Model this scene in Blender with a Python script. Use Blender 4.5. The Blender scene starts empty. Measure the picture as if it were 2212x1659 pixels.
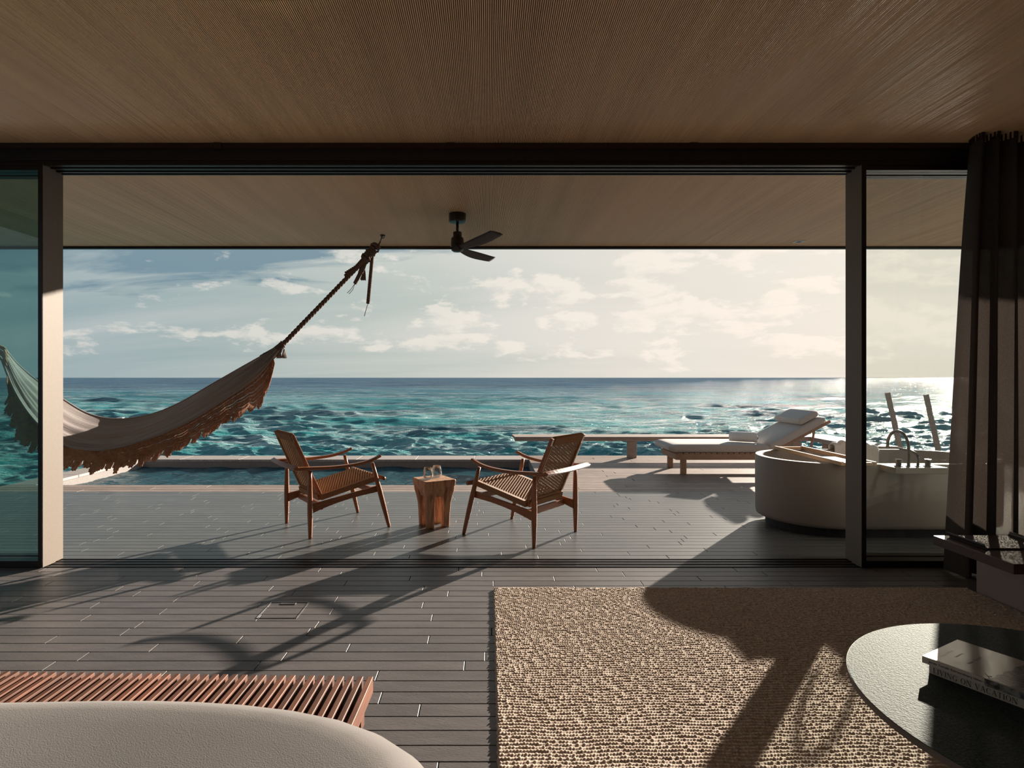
import bpy, math, random
import numpy as np
from mathutils import Vector, Matrix
random.seed(7)
rng = np.random.default_rng(11)
sc = bpy.context.scene
PI = math.pi
F, CX, CY, H = 1270.0, 1054.0, 815.5, 1.25     # focal length in pixels (of 2212), principal point, eye height

# ------------------------------------------------------------------ camera, sky, sun, exposure
cam_data = bpy.data.cameras.new('camera')
cam = bpy.data.objects.new('camera', cam_data)
sc.collection.objects.link(cam)
cam.location = (0, 0, H)
cam.rotation_euler = (PI/2, 0, 0)
cam_data.sensor_width = 36.0
cam_data.lens = F/2212*36.0
cam_data.shift_x = (1106-CX)/2212
cam_data.shift_y = -(829.5-CY)/2212
cam_data.clip_start = 0.05
cam_data.clip_end = 12000
sc.camera = cam
sc.view_settings.view_transform = 'Standard'
sc.view_settings.look = 'None'
sc.view_settings.exposure = 0.12
sc.view_settings.gamma = 1.0
sc.view_settings.use_curve_mapping = False

SUN_AZ, SUN_EL = math.radians(39.3), math.radians(13.8)
SUN = Vector((math.sin(SUN_AZ)*math.cos(SUN_EL), math.cos(SUN_AZ)*math.cos(SUN_EL), math.sin(SUN_EL)))
sl = bpy.data.lights.new('sun', 'SUN')
sl.energy = 14.0
sl.color = (1.0, 0.885, 0.75)
sl.angle = math.radians(0.6)
so = bpy.data.objects.new('sun', sl)
sc.collection.objects.link(so)
so.rotation_euler = SUN.to_track_quat('Z', 'Y').to_euler()

class NT:
    """small node-tree writer"""
    def __init__(s, tree):
        s.t = tree
    def n(s, kind, **kw):
        nd = s.t.nodes.new(kind)
        for k, v in kw.items():
            if k.startswith('i_'):
                nd.inputs[k[2:].replace('_', ' ')].default_value = v
            else:
                setattr(nd, k, v)
        return nd
    def l(s, a, b):
        s.t.links.new(a, b)
    def math(s, op, a, b=None, clamp=False):
        nd = s.t.nodes.new('ShaderNodeMath'); nd.operation = op; nd.use_clamp = clamp
        for k, v in enumerate((a, b)):
            if v is None: continue
            if isinstance(v, (int, float)): nd.inputs[k].default_value = v
            else: s.l(v, nd.inputs[k])
        return nd.outputs[0]
    def ramp(s, fac, stops, interp='LINEAR'):
        nd = s.t.nodes.new('ShaderNodeValToRGB')
        nd.color_ramp.interpolation = interp
        e = nd.color_ramp.elements
        while len(e) < len(stops): e.new(0.5)
        for k, (p, c) in enumerate(stops):
            e[k].position = p
            e[k].color = (c, c, c, 1) if isinstance(c, (int, float)) else (*c, 1)
        s.l(fac, nd.inputs[0])
        return nd.outputs[0]
    def mix(s, fac, a, b, blend='MIX'):
        nd = s.t.nodes.new('ShaderNodeMix'); nd.data_type = 'RGBA'; nd.blend_type = blend
        if isinstance(fac, (int, float)): nd.inputs[0].default_value = fac
        else: s.l(fac, nd.inputs[0])
        for k, v in ((6, a), (7, b)):
            if isinstance(v, tuple): nd.inputs[k].default_value = (*v, 1)
            else: s.l(v, nd.inputs[k])
        return nd.outputs[2]
    def noise(s, vec, scale, detail=3, rough=0.5, dist=0.0):
        nd = s.t.nodes.new('ShaderNodeTexNoise')
        nd.inputs['Scale'].default_value = scale; nd.inputs['Detail'].default_value = detail
        nd.inputs['Roughness'].default_value = rough; nd.inputs['Distortion'].default_value = dist
        if vec is not None: s.l(vec, nd.inputs['Vector'])
        return nd.outputs[0]
    def mapping(s, vec, scale=(1, 1, 1), loc=(0, 0, 0), rot=(0, 0, 0)):
        nd = s.t.nodes.new('ShaderNodeMapping')
        nd.inputs['Scale'].default_value = scale; nd.inputs['Location'].default_value = loc
        nd.inputs['Rotation'].default_value = rot
        s.l(vec, nd.inputs['Vector'])
        return nd.outputs[0]

world = bpy.data.worlds.new('sky'); sc.world = world; world.use_nodes = True
w = NT(world.node_tree); world.node_tree.nodes.clear()
co = w.n('ShaderNodeTexCoord').outputs['Generated']
dotn = w.n('ShaderNodeVectorMath', operation='DOT_PRODUCT'); w.l(co, dotn.inputs[0]); dotn.inputs[1].default_value = SUN
c01 = w.math('MULTIPLY_ADD', dotn.outputs['Value'], 0.5); c01.node.inputs[2].default_value = 0.5
base = w.ramp(c01, [(0.0, (.17, .25, .30)), (0.45, (.22, .32, .37)), (0.62, (.29, .40, .43)), (0.75, (.41, .49, .475)),
                    (0.86, (.56, .60, .55)), (0.92, (.73, .71, .64)), (0.975, (.86, .79, .69)), (1.0, (.98, .88, .75))])
sep = w.n('ShaderNodeSeparateXYZ'); w.l(co, sep.inputs[0])
X_, Y_, Z_ = sep.outputs
zc = w.math('MAXIMUM', Z_, 0.0)
elev = w.ramp(zc, [(0.0, (1.0, 1.0, 1.0)), (0.25, (.92, .97, 1.0)), (0.6, (.50, .66, .84)), (1.0, (.34, .50, .72))])
base = w.mix(1.0, base, elev, 'MULTIPLY')
den = w.math('ADD', zc, 0.16)
px = w.math('DIVIDE', X_, den); py = w.math('DIVIDE', Y_, den)
comb = w.n('ShaderNodeCombineXYZ'); w.l(px, comb.inputs[0]); w.l(py, comb.inputs[1])
# high thin streaks
st = w.noise(w.mapping(comb.outputs[0], (0.42, 1.0, 1), (3.1, 1.7, 0), (0, 0, 0.25)), 0.55, 5, 0.55, 0.8)
stm = w.ramp(st, [(0.36, 0.0), (0.66, 1.0)])
pale = w.mix(0.5, base, (1.10, 0.98, 0.90), 'MIX')
cirrus = w.mix(w.math('MULTIPLY', stm, 0.50), base, pale)
# one broad slate-coloured cloud bank high to the left of the sun
off = w.n('ShaderNodeVectorMath', operation='SUBTRACT'); w.l(comb.outputs[0], off.inputs[0]); off.inputs[1].default_value = (-1.30, 2.62, 0)
sv = w.mapping(off.outputs[0], (1.05, 2.6, 1), (0, 0, 0), (0, 0, 0.30))
ln = w.n('ShaderNodeVectorMath', operation='LENGTH'); w.l(sv, ln.inputs[0])
dn = w.noise(w.mapping(comb.outputs[0], (1.0, 2.2, 1), (1.3, 0.2, 4.0)), 1.6, 5, 0.55, 0.4)
bank = w.math('ADD', ln.outputs['Value'], w.math('MULTIPLY', w.math('SUBTRACT', dn, 0.5), 2.6))
dkf = w.math('MULTIPLY', w.ramp(bank, [(0.55, 1.0), (1.0, 0.0)]), 0.85)
cirrus = w.mix(dkf, cirrus, (.165, .275, .345))
# small low cumulus, in azimuth / elevation
az = w.math('ARCTAN2', X_, Y_)
comb2 = w.n('ShaderNodeCombineXYZ'); w.l(az, comb2.inputs[0]); w.l(Z_, comb2.inputs[1])
cv = comb2.outputs[0]
cu = w.noise(w.mapping(cv, (1, 2.6, 1), (0.0, 0.0, 2.0)), 9.0, 7, 0.60, 0.15)
band = w.ramp(zc, [(0.0, 0.20), (0.045, 0.55), (0.09, 0.56), (0.16, 0.50), (0.30, 0.30), (0.5, 0.0)])
cl = w.math('ADD', cu, w.math('MULTIPLY', band, 0.5))
cum = w.ramp(w.math('ADD', cl, w.math('MULTIPLY', w.math('SUBTRACT', c01, 0.8), 0.35)), [(0.80, 0.0), (0.87, 1.0)])
cu2 = w.noise(w.mapping(cv, (1, 2.6, 1), (0.012, 0.02, 2.0)), 9.0, 7, 0.60, 0.15)
shade = w.ramp(w.math('SUBTRACT', cu2, cu), [(0.0, 0.0), (0.12, 1.0)])
shade = w.ramp(w.math('ADD', w.math('SUBTRACT', cu2, cu), 0.5), [(0.47, 0.0), (0.56, 1.0)])
lit = w.mix(0.55, base, (1.30, 1.12, 0.98))
lit = w.mix(w.math('MULTIPLY', shade, 0.35), lit, base)
skyc = w.mix(w.math('MULTIPLY', cum, 0.60), cirrus, lit)
# below the horizon the sky never shows; keep it as the sea's mean colour
below = w.ramp(w.math('ADD', Z_, 0.5), [(0.495, 0.0), (0.5, 1.0)])
skyc = w.mix(below, (.05, .11, .13), skyc)
bg = w.n('ShaderNodeBackground'); w.l(skyc, bg.inputs[0]); bg.inputs[1].default_value = 0.89
wo = w.n('ShaderNodeOutputWorld'); w.l(bg.outputs[0], wo.inputs[0])

# ------------------------------------------------------------------ materials
def mat(name, col, rough=0.6, col2=None, scale=20, stretch=(1, 1, 1), bump=0.0, bscale=None, metallic=0.0,
        spec=0.5, per_object=0.0, trans=0.0, coat=0.0, detail=4, world=False, contrast=(0.3, 0.7), sheen=0.0, bdist=0.002):
    m = bpy.data.materials.new(name); m.use_nodes = True
    t = NT(m.node_tree); b = m.node_tree.nodes['Principled BSDF']
    tc = t.n('ShaderNodeTexCoord')
    v = tc.outputs['Object']
    if world:
        v = t.n('ShaderNodeNewGeometry').outputs['Position']
    info = t.n('ShaderNodeObjectInfo')
    if per_object > 0 and not world:
        add = t.n('ShaderNodeVectorMath', operation='ADD'); t.l(v, add.inputs[0])
        cmb = t.n('ShaderNodeCombineXYZ')
        r = t.math('MULTIPLY', info.outputs['Random'], 37.0)
        for k in range(3): t.l(r, cmb.inputs[k])
        t.l(cmb.outputs[0], add.inputs[1]); v = add.outputs[0]
    mv = t.mapping(v, stretch)
    nz = t.noise(mv, scale, detail, 0.55)
    c2 = col2 if col2 else tuple(x*0.75 for x in col)
    c = t.ramp(nz, [(contrast[0], c2), (contrast[1], col)])
    if per_object > 0:
        f = t.math('MULTIPLY_ADD', info.outputs['Random'], 2*per_object); f.node.inputs[2].default_value = 1-per_object
        hsv = t.n('ShaderNodeHueSaturation'); t.l(c, hsv.inputs['Color']); t.l(f, hsv.inputs['Value']); c = hsv.outputs[0]
    t.l(c, b.inputs['Base Color'])
    b.inputs['Roughness'].default_value = rough
    b.inputs['Metallic'].default_value = metallic
    b.inputs['Specular IOR Level'].default_value = spec
    b.inputs['Coat Weight'].default_value = coat
    b.inputs['Transmission Weight'].default_value = trans
    b.inputs['Sheen Weight'].default_value = sheen
    if bump > 0:
        bn = t.n('ShaderNodeBump'); bn.inputs['Strength'].default_value = bump; bn.inputs['Distance'].default_value = bdist
        bz = t.noise(mv, bscale or scale*3, 4, 0.6) 
        t.l(bz, bn.inputs['Height']); t.l(bn.outputs[0], b.inputs['Normal'])
    return m

M = {}
M['plank'] = mat('slate_plank', (.135, .120, .118), 0.42, (.098, .088, .087), 5, (1, 4, 4), bump=0.5, bscale=60, per_object=0.12, spec=0.45)
M['plank_out'] = mat('weathered_plank', (.118, .119, .117), 0.38, (.086, .088, .088), 5, (1, 4, 4), bump=0.4, bscale=60, per_object=0.10, spec=0.55)
M['joint'] = mat('joint_dark', (.018, .015, .014), 0.9)
M['board'] = mat('silvered_deck_board', (.34, .26, .21), 0.55, (.17, .12, .105), 6, (1, 9, 4), bump=0.6, bscale=30, per_object=0.2)
M['rib'] = mat('ceiling_rib', (.88, .62, .38), 0.32, (.74, .51, .31), 1.2, (6, .35, 1), spec=0.6, detail=5)
M['ribback'] = mat('ceiling_backing', (.10, .055, .035), 0.9)
M['walnut'] = mat('dark_walnut', (.042, .016, .011), 0.45, (.026, .010, .008), 6, (1, 8, 8), bump=0.1)
M['lintel'] = mat('lintel_paint', (.018, .011, .013), 0.5)
M['bronze'] = mat('dark_bronze_frame', (.022, .013, .012), 0.38, metallic=0.3)
M['stile'] = mat('champagne_frame', (.165, .136, .110), 0.6, (.15, .124, .10), 60, spec=0.3)
M['track'] = mat('track_metal', (.42, .39, .37), 0.3, metallic=0.9)
M['plaster'] = mat('wall_plaster', (.62, .56, .50), 0.9, (.58, .52, .46), 8)
M['walllime'] = mat('wall_limewash', (.40, .33, .27), 0.9, (.37, .30, .25), 8)
M['granite'] = mat('speckled_granite', (.30, .27, .255), 0.75, (.12, .105, .10), 260, bump=0.7, bscale=200, detail=2, contrast=(.4, .6))
M['coping'] = mat('coping_stone', (.40, .34, .31), 0.6, (.26, .22, .20), 30, (1, 6, 1), bump=0.3, contrast=(.35, .65))
M['teak'] = mat('oiled_teak', (.33, .125, .052), 0.36, (.20, .068, .028), 9, (1, 14, 14), bump=0.15, bscale=60, spec=0.5, per_object=0.1)
M['teakz'] = mat('oiled_teak_legs', (.33, .125, .052), 0.36, (.20, .068, .028), 9, (14, 14, 1), bump=0.15, bscale=60, spec=0.5, per_object=0.1)
M['cord'] = mat('paper_cord', (.40, .235, .125), 0.7, (.27, .15, .08), 160, bump=0.5, bscale=500)
M['merbau'] = mat('merbau_slat', (.165, .062, .032), 0.6, (.095, .034, .019), 7, (16, 1, 16), bump=0.2, bscale=30, per_object=0.28)
M['linen'] = mat('linen_bedding', (.160, .144, .136), 0.95, (.138, .125, .118), 7, bump=0.35, bscale=420, sheen=0.15)
M['tub'] = mat('tub_terrazzo', (.27, .232, .20), 0.55, (.235, .20, .172), 300, bump=0.12, bscale=300, detail=2)
M['plinth'] = mat('tub_plinth', (.03, .028, .03), 0.8)
M['tray'] = mat('pale_timber', (.62, .40, .23), 0.5, (.50, .30, .16), 12, (10, 1, 10), bump=0.2)
M['towel'] = mat('white_towel', (.80, .76, .72), 1.0, (.72, .68, .65), 60, bump=0.8, bscale=320, sheen=0.4)
M['towelend'] = mat('towel_end', (.10, .07, .06), 1.0, (.55, .5, .46), 60, detail=3, contrast=(.45, .55))
M['cushion'] = mat('lounger_canvas', (.50, .44, .40), 0.95, (.46, .405, .37), 40, bump=0.3, bscale=500, sheen=0.1)
M['loungewood'] = mat('lounger_teak', (.40, .24, .16), 0.6, (.28, .16, .10), 8, (2, 14, 14), bump=0.3, per_object=0.1)
M['bench'] = mat('grey_bench_timber', (.36, .28, .235), 0.6, (.25, .19, .165), 6, (1, 8, 8), bump=0.4)
M['black'] = mat('fan_black', (.014, .010, .010), 0.35)
M['fanblade'] = mat('fan_blade', (.050, .036, .032), 0.75, (.05, .032, .028), 8, (1, 10, 1))
M['rope'] = mat('hammock_rope', (.19, .125, .10), 0.95, (.11, .07, .058), 120, bump=0.8, bscale=300)
M['macrame'] = mat('macrame_cord', (.50, .25, .15), 0.9, (.33, .15, .09), 40, bump=0.6, bscale=300)
M['tie'] = mat('pale_tie_cord', (.50, .32, .20), 0.9)
M['tassel'] = mat('grey_tassel', (.33, .27, .24), 1.0, (.20, .16, .15), 90)
M['chrome'] = mat('brushed_nickel', (.48, .46, .44), 0.25, metallic=1.0)
M['faucet'] = mat('gunmetal_tap', (.13, .12, .12), 0.28, metallic=0.9)
M['stoolwood'] = mat('carved_suar_wood', (.50, .27, .145), 0.55, (.22, .095, .05), 7, (5, 5, .8), bump=0.35, bscale=30, contrast=(.36, .58))
M['white'] = mat('white_paint', (.75, .73, .70), 0.5)
M['tablestone'] = mat('flamed_black_granite', (.060, .080, .078), 0.64, (.022, .030, .032), 220, bump=1.0, bscale=170, detail=3, spec=0.11, contrast=(.35, .65), bdist=0.005)
M['tableedge'] = mat('granite_edge', (.05, .038, .036), 0.55, bump=0.3)
M['pedestal'] = mat('table_pedestal', (.46, .36, .27), 0.6)
M['paper'] = mat('book_cover_grey', (.42, .40, .385), 0.32, (.40, .38, .365), 4, spec=0.5)
M['spine'] = mat('book_spine_cream', (.60, .53, .44), 0.6, (.56, .49, .41), 40)
M['pages'] = mat('book_pages', (.66, .60, .52), 0.9, (.5, .45, .38), 3, (1, 1, 900))
M['ink'] = mat('print_ink', (.03, .025, .025), 0.6)
M['inkpale'] = mat('print_pale', (.75, .72, .66), 0.3)
M['inkgrey'] = mat('print_grey', (.22, .21, .20), 0.5)
M['inkred'] = mat('print_red', (.35, .07, .05), 0.6)
M['rockprint'] = mat('printed_landscape', (.30, .29, .28), 0.4, (.06, .06, .065), 60, (1, 3, 1), detail=8, contrast=(.4, .6))
M['leather'] = mat('dark_leather', (.040, .026, .026), 0.35, (.028, .018, .018), 120, bump=0.3)
M['base'] = mat('ledge_base_render', (.34, .27, .24), 0.9, (.31, .245, .22), 200, bump=0.3, bscale=300)
M['ledge'] = mat('ledge_timber', (.085, .045, .036), 0.42, (.055, .028, .024), 8, (8, 1, 8), bump=0.1)
M['jute'] = mat('jute_loops', (.68, .55, .45), 0.95, (.45, .355, .28), 55, (1.6, 1, 1), bump=0.8, bscale=420, detail=5, contrast=(.32, .62))

def curtain_mat():
    m = bpy.data.materials.new('sheer_curtain'); m.use_nodes = True
    t = NT(m.node_tree); nodes = m.node_tree.nodes
    b = nodes['Principled BSDF']; out = nodes['Material Output']
    tc = t.n('ShaderNodeTexCoord').outputs['Object']
    nz = t.noise(t.mapping(tc, (160, 160, 60)), 3, 3)
    c = t.ramp(nz, [(.3, (.034, .026, .024)), (.7, (.078, .060, .052))])
    t.l(c, b.inputs['Base Color']); b.inputs['Roughness'].default_value = 0.9
    tl = t.n('ShaderNodeBsdfTranslucent'); t.l(t.mix(1.0, c, (1.0, 1.0, 1.0), 'MULTIPLY'), tl.inputs[0])
    tr = t.n('ShaderNodeBsdfTransparent'); tr.inputs[0].default_value = (.95, .9, .85, 1)
    m1 = t.n('ShaderNodeMixShader'); m1.inputs[0].default_value = 0.25
    t.l(b.outputs[0], m1.inputs[1]); t.l(tl.outputs[0], m1.inputs[2])
    h = t.noise(t.mapping(tc, (300, 300, 60)), 2, 2)
    m2 = t.n('ShaderNodeMixShader'); t.l(t.ramp(h, [(.50, 0.0), (.72, 0.03)]), m2.inputs[0])
    t.l(m1.outputs[0], m2.inputs[1]); t.l(tr.outputs[0], m2.inputs[2]); t.l(m2.outputs[0], out.inputs[0])
    return m
M['curtain'] = curtain_mat()

def cloth_mat():
    m = bpy.data.materials.new('hammock_cloth'); m.use_nodes = True
    t = NT(m.node_tree); nodes = m.node_tree.nodes
    b = nodes['Principled BSDF']; out = nodes['Material Output']
    uv = t.n('ShaderNodeTexCoord').outputs['UV']
    nz = t.noise(t.mapping(uv, (3, 60, 1)), 3, 3)
    c = t.ramp(nz, [(.3, (.25, .215, .21)), (.7, (.46, .40, .385))])
    t.l(c, b.inputs['Base Color']); b.inputs['Roughness'].default_value = 0.95
    bn = t.n('ShaderNodeBump'); bn.inputs['Strength'].default_value = 0.5; bn.inputs['Distance'].default_value = 0.01
    t.l(nz, bn.inputs['Height']); t.l(bn.outputs[0], b.inputs['Normal'])
    tl = t.n('ShaderNodeBsdfTranslucent'); t.l(c, tl.inputs[0])
    m1 = t.n('ShaderNodeMixShader'); m1.inputs[0].default_value = 0.18
    t.l(b.outputs[0], m1.inputs[1]); t.l(tl.outputs[0], m1.inputs[2]); t.l(m1.outputs[0], out.inputs[0])
    return m
M['cloth'] = cloth_mat()

def glass_mat(name, tint, dust):
    m = bpy.data.materials.new(name); m.use_nodes = True
    t = NT(m.node_tree); nodes = m.node_tree.nodes
    out = nodes['Material Output']; nodes.remove(nodes['Principled BSDF'])
    tr = t.n('ShaderNodeBsdfTransparent'); tr.inputs[0].default_value = (*tint, 1)
    gl = t.n('ShaderNodeBsdfGlossy'); gl.inputs['Roughness'].default_value = 0.02; gl.inputs[0].default_value = (.9, .9, .9, 1)
    fr = t.n('ShaderNodeLayerWeight'); fr.inputs[0].default_value = 0.5
    m1 = t.n('ShaderNodeMixShader'); t.l(t.ramp(fr.outputs['Facing'], [(0, .03), (.35, .04), (.65, .12), (1, .85)]), m1.inputs[0])
    t.l(tr.outputs[0], m1.inputs[1]); t.l(gl.outputs[0], m1.inputs[2])
    tl = t.n('ShaderNodeBsdfTranslucent'); tl.inputs[0].default_value = (.60, .62, .56, 1)
    nz = t.noise(t.n('ShaderNodeTexCoord').outputs['Object'], 260, 2, 0.6)
    m2 = t.n('ShaderNodeMixShader'); t.l(t.ramp(nz, [(.42, dust*0.35), (.70, dust*1.8)]), m2.inputs[0])
    t.l(m1.outputs[0], m2.inputs[1]); t.l(tl.outputs[0], m2.inputs[2]); t.l(m2.outputs[0], out.inputs[0])
    return m
M['glass_left'] = glass_mat('door_glass_left', (.71, .81, .80), 0.002)
M['glass_right'] = glass_mat('door_glass_right', (.980, .990, .980), 0.0030)

def tumbler_mat():
    m = bpy.data.materials.new('clear_tumbler_glass'); m.use_nodes = True
    t = NT(m.node_tree); nodes = m.node_tree.nodes; out = nodes['Material Output']; nodes.remove(nodes['Principled BSDF'])
    tr = t.n('ShaderNodeBsdfTransparent'); tr.inputs[0].default_value = (.975, .985, .98, 1)
    gl = t.n('ShaderNodeBsdfGlossy'); gl.inputs['Roughness'].default_value = 0.03
    lw = t.n('ShaderNodeLayerWeight'); lw.inputs[0].default_value = 0.42
    mx = t.n('ShaderNodeMixShader'); t.l(t.ramp(lw.outputs['Fresnel'], [(0, .03), (.5, .08), (1, .60)]), mx.inputs[0])
    t.l(tr.outputs[0], mx.inputs[1]); t.l(gl.outputs[0], mx.inputs[2]); t.l(mx.outputs[0], out.inputs[0])
    return m
M['tumbler'] = tumbler_mat()

def water_mat(name, near, mid, far, sea, b1, b2, rough):
    m = bpy.data.materials.new(name); m.use_nodes = True
    t = NT(m.node_tree); b = m.node_tree.nodes['Principled BSDF']
    g = t.n('ShaderNodeNewGeometry').outputs['Position']
    s = t.n('ShaderNodeSeparateXYZ'); t.l(g, s.inputs[0])
    flat = t.mapping(g, (1, 1, 0))
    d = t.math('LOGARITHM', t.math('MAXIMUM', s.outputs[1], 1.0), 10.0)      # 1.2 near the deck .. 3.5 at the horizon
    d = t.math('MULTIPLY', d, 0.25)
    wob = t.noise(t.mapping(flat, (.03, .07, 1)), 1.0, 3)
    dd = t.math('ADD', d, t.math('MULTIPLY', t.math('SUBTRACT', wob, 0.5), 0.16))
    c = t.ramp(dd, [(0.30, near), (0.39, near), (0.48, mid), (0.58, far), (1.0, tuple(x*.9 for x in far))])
    if sea:
        lumps = t.noise(t.mapping(flat, (.06, .16, 1)), 1.0, 9, 0.68, 0.4)
        c = t.mix(t.ramp(lumps, [(.40, .75), (.51, 0.0)]), c, (.006, .048, .085))
        lump2 = t.noise(t.mapping(flat, (.010, .024, 1)), 1.0, 8, 0.66, 0.4)
        c = t.mix(t.math('MULTIPLY', t.ramp(lump2, [(.42, .75), (.54, 0.0)]), t.ramp(d, [(.44, 0.0), (.56, 1.0)])), c, (.005, .030, .070))
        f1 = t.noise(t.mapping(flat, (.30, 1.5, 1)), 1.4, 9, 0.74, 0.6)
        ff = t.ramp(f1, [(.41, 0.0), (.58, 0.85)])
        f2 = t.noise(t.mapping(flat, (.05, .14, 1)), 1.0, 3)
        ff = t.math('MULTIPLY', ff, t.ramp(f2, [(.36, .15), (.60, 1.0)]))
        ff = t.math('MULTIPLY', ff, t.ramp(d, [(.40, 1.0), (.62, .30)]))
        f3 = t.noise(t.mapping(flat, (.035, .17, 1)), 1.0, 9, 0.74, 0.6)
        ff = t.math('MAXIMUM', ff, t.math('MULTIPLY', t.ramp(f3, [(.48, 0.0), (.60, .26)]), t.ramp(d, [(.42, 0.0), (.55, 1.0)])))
        c = t.mix(ff, c, (.50, .60, .60))  # pale streaks: sky reflection painted into the water colour, along with foam
    t.l(c, b.inputs['Base Color'])
    b.inputs['Roughness'].default_value = 0.9; b.inputs['Specular IOR Level'].default_value = 0.0
    h1 = t.noise(t.mapping(flat, (.55, 1.5, 1)), b1, 7, 0.66, 0.3)
    h2 = t.noise(t.mapping(flat, (1, 2.0, 1)), b2, 4, 0.6, 0.3)
    hh = t.math('ADD', h1, t.math('MULTIPLY', h2, 0.22))
    bn = t.n('ShaderNodeBump'); bn.inputs['Strength'].default_value = 1.0
    bn.inputs['Distance'].default_value = 0.60 if sea else 0.03
    t.l(hh, bn.inputs['Height']); t.l(bn.outputs[0], b.inputs['Normal'])
    # water surface gloss: Fresnel that saturates, since steep chop hides its own grazing facets
    gl = t.n('ShaderNodeBsdfGlossy'); gl.inputs['Roughness'].default_value = rough; t.l(bn.outputs[0], gl.inputs['Normal'])
    fr = t.n('ShaderNodeFresnel'); fr.inputs[0].default_value = 1.33; t.l(bn.outputs[0], fr.inputs['Normal'])
    top = 0.09 if sea else 0.75
    mx = t.n('ShaderNodeMixShader'); t.l(t.math('MINIMUM', fr.outputs[0], top), mx.inputs[0])
    t.l(b.outputs[0], mx.inputs[1]); t.l(gl.outputs[0], mx.inputs[2]); t.l(mx.outputs[0], m.node_tree.nodes['Material Output'].inputs[0])
    return m
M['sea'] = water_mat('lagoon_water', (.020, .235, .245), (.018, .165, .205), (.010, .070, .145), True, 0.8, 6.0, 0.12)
M['pool'] = water_mat('pool_water', (.012, .060, .078), (.012, .060, .078), (.012, .060, .078), False, 7.0, 22.0, 0.05)

# ------------------------------------------------------------------ mesh helpers
class MB:
    def __init__(s): s.v = []; s.f = []
    def add(s, vs, fs):
        o = len(s.v); s.v.extend([tuple(p) for p in vs]); s.f.extend([tuple(i+o for i in f) for f in fs]); return s
    def box(s, x0, x1, y0, y1, z0, z1, mtx=None):
        vs = [(x, y, z) for z in (z0, z1) for y in (y0, y1) for x in (x0, x1)]
        if mtx: vs = [tuple(mtx @ Vector(p)) for p in vs]
        return s.add(vs, [(0, 2, 3, 1), (4, 5, 7, 6), (0, 1, 5, 4), (2, 6, 7, 3), (0, 4, 6, 2), (1, 3, 7, 5)])
    def beam(s, a, b, w, h, up=(0, 0, 1), w2=None, h2=None):
        a = Vector(a); b = Vector(b); d = (b-a).normalized()
        r = d.cross(Vector(up)).normalized(); u = r.cross(d)
        w2 = w if w2 is None else w2; h2 = h if h2 is None else h2
        vs = []
        for p, ww, hh in ((a, w, h), (b, w2, h2)):
            for i, j in ((-1, -1), (1, -1), (1, 1), (-1, 1)): vs.append(p+r*ww/2*i+u*hh/2*j)
        return s.add(vs, [(0, 1, 2, 3), (7, 6, 5, 4), (0, 4, 5, 1), (1, 5, 6, 2), (2, 6, 7, 3), (3, 7, 4, 0)])
    def tube(s, pts, r, n=8, caps=True, flat=1.0, phase=0.0):
        pts = [Vector(p) for p in pts]; k = len(pts)
        rs = r if isinstance(r, (list, tuple)) else [r]*k
        prev = None; vs = []
        for i, p in enumerate(pts):
            d = (pts[min(i+1, k-1)]-pts[max(i-1, 0)])
            d = d.normalized() if d.length > 1e-9 else Vector((0, 0, 1))
            if prev is None:
                ref = Vector((0, 0, 1)) if abs(d.z) < 0.9 else Vector((1, 0, 0))
                u = d.cross(ref).normalized()
            else:
                u = (prev-d*prev.dot(d)).normalized()
            prev = u; v = d.cross(u)
            for j in range(n):
                a = 2*PI*j/n+phase
                vs.append(p+u*math.cos(a)*rs[i]+v*math.sin(a)*rs[i]*flat)
        fs = [(i*n+j, i*n+(j+1) % n, (i+1)*n+(j+1) % n, (i+1)*n+j) for i in range(k-1) for j in range(n)]
        if caps: fs += [tuple(range(n-1, -1, -1)), tuple(range((k-1)*n, k*n))]
        return s.add(vs, fs)
    def lathe(s, prof, n=32, c=(0, 0, 0)):
        vs = []
        for r, z in prof:
            for j in range(n):
                a = 2*PI*j/n; vs.append((c[0]+r*math.cos(a), c[1]+r*math.sin(a), c[2]+z))
        k = len(prof)
        fs = [(i*n+j, i*n+(j+1) % n, (i+1)*n+(j+1) % n, (i+1)*n+j) for i in range(k-1) for j in range(n)]
        fs += [tuple(range(n-1, -1, -1)), tuple(range((k-1)*n, k*n))]
        return s.add(vs, fs)
    def prism(s, poly, z0, z1, mtx=None):
        n = len(poly)
        vs = [(x, y, z) for z in (z0, z1) for x, y in poly]
        if mtx: vs = [tuple(mtx @ Vector(p)) for p in vs]
        return s.add(vs, [tuple(range(n-1, -1, -1)), tuple(range(n, 2*n))]+[(i, (i+1) % n, n+(i+1) % n, n+i) for i in range(n)])
    def loft(s, rings, closed=True, caps=True):
        n = len(rings[0]); vs = [p for r in rings for p in r]; fs = []
        for i in range(len(rings)-1):
            for j in range(n if closed else n-1):
                fs.append((i*n+j, i*n+(j+1) % n, (i+1)*n+(j+1) % n, (i+1)*n+j))
        if caps: fs += [tuple(range(n-1, -1, -1)), tuple(range((len(rings)-1)*n, len(rings)*n))]
        return s.add(vs, fs)
    def mesh(s, name, material, smooth=False):
        me = bpy.data.meshes.new(name); me.from_pydata(s.v, [], s.f)
        if material: me.materials.append(material)
        if smooth: me.shade_smooth()
        me.update(); return me
    def build(s, name, material, parent=None, smooth=False, bevel=0, seg=2, recalc=False):
        me = s.mesh(name, material, smooth)
        if recalc:
            import bmesh
            bm = bmesh.new(); bm.from_mesh(me); bmesh.ops.recalc_face_normals(bm, faces=bm.faces); bm.to_mesh(me); bm.free()
        o = bpy.data.objects.new(name, me); sc.collection.objects.link(o)
        if parent: o.parent = parent
        if bevel:
            md = o.modifiers.new('bevel', 'BEVEL'); md.width = bevel; md.segments = seg; md.limit_method = 'ANGLE'
            md.angle_limit = math.radians(35)
        return o

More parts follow.
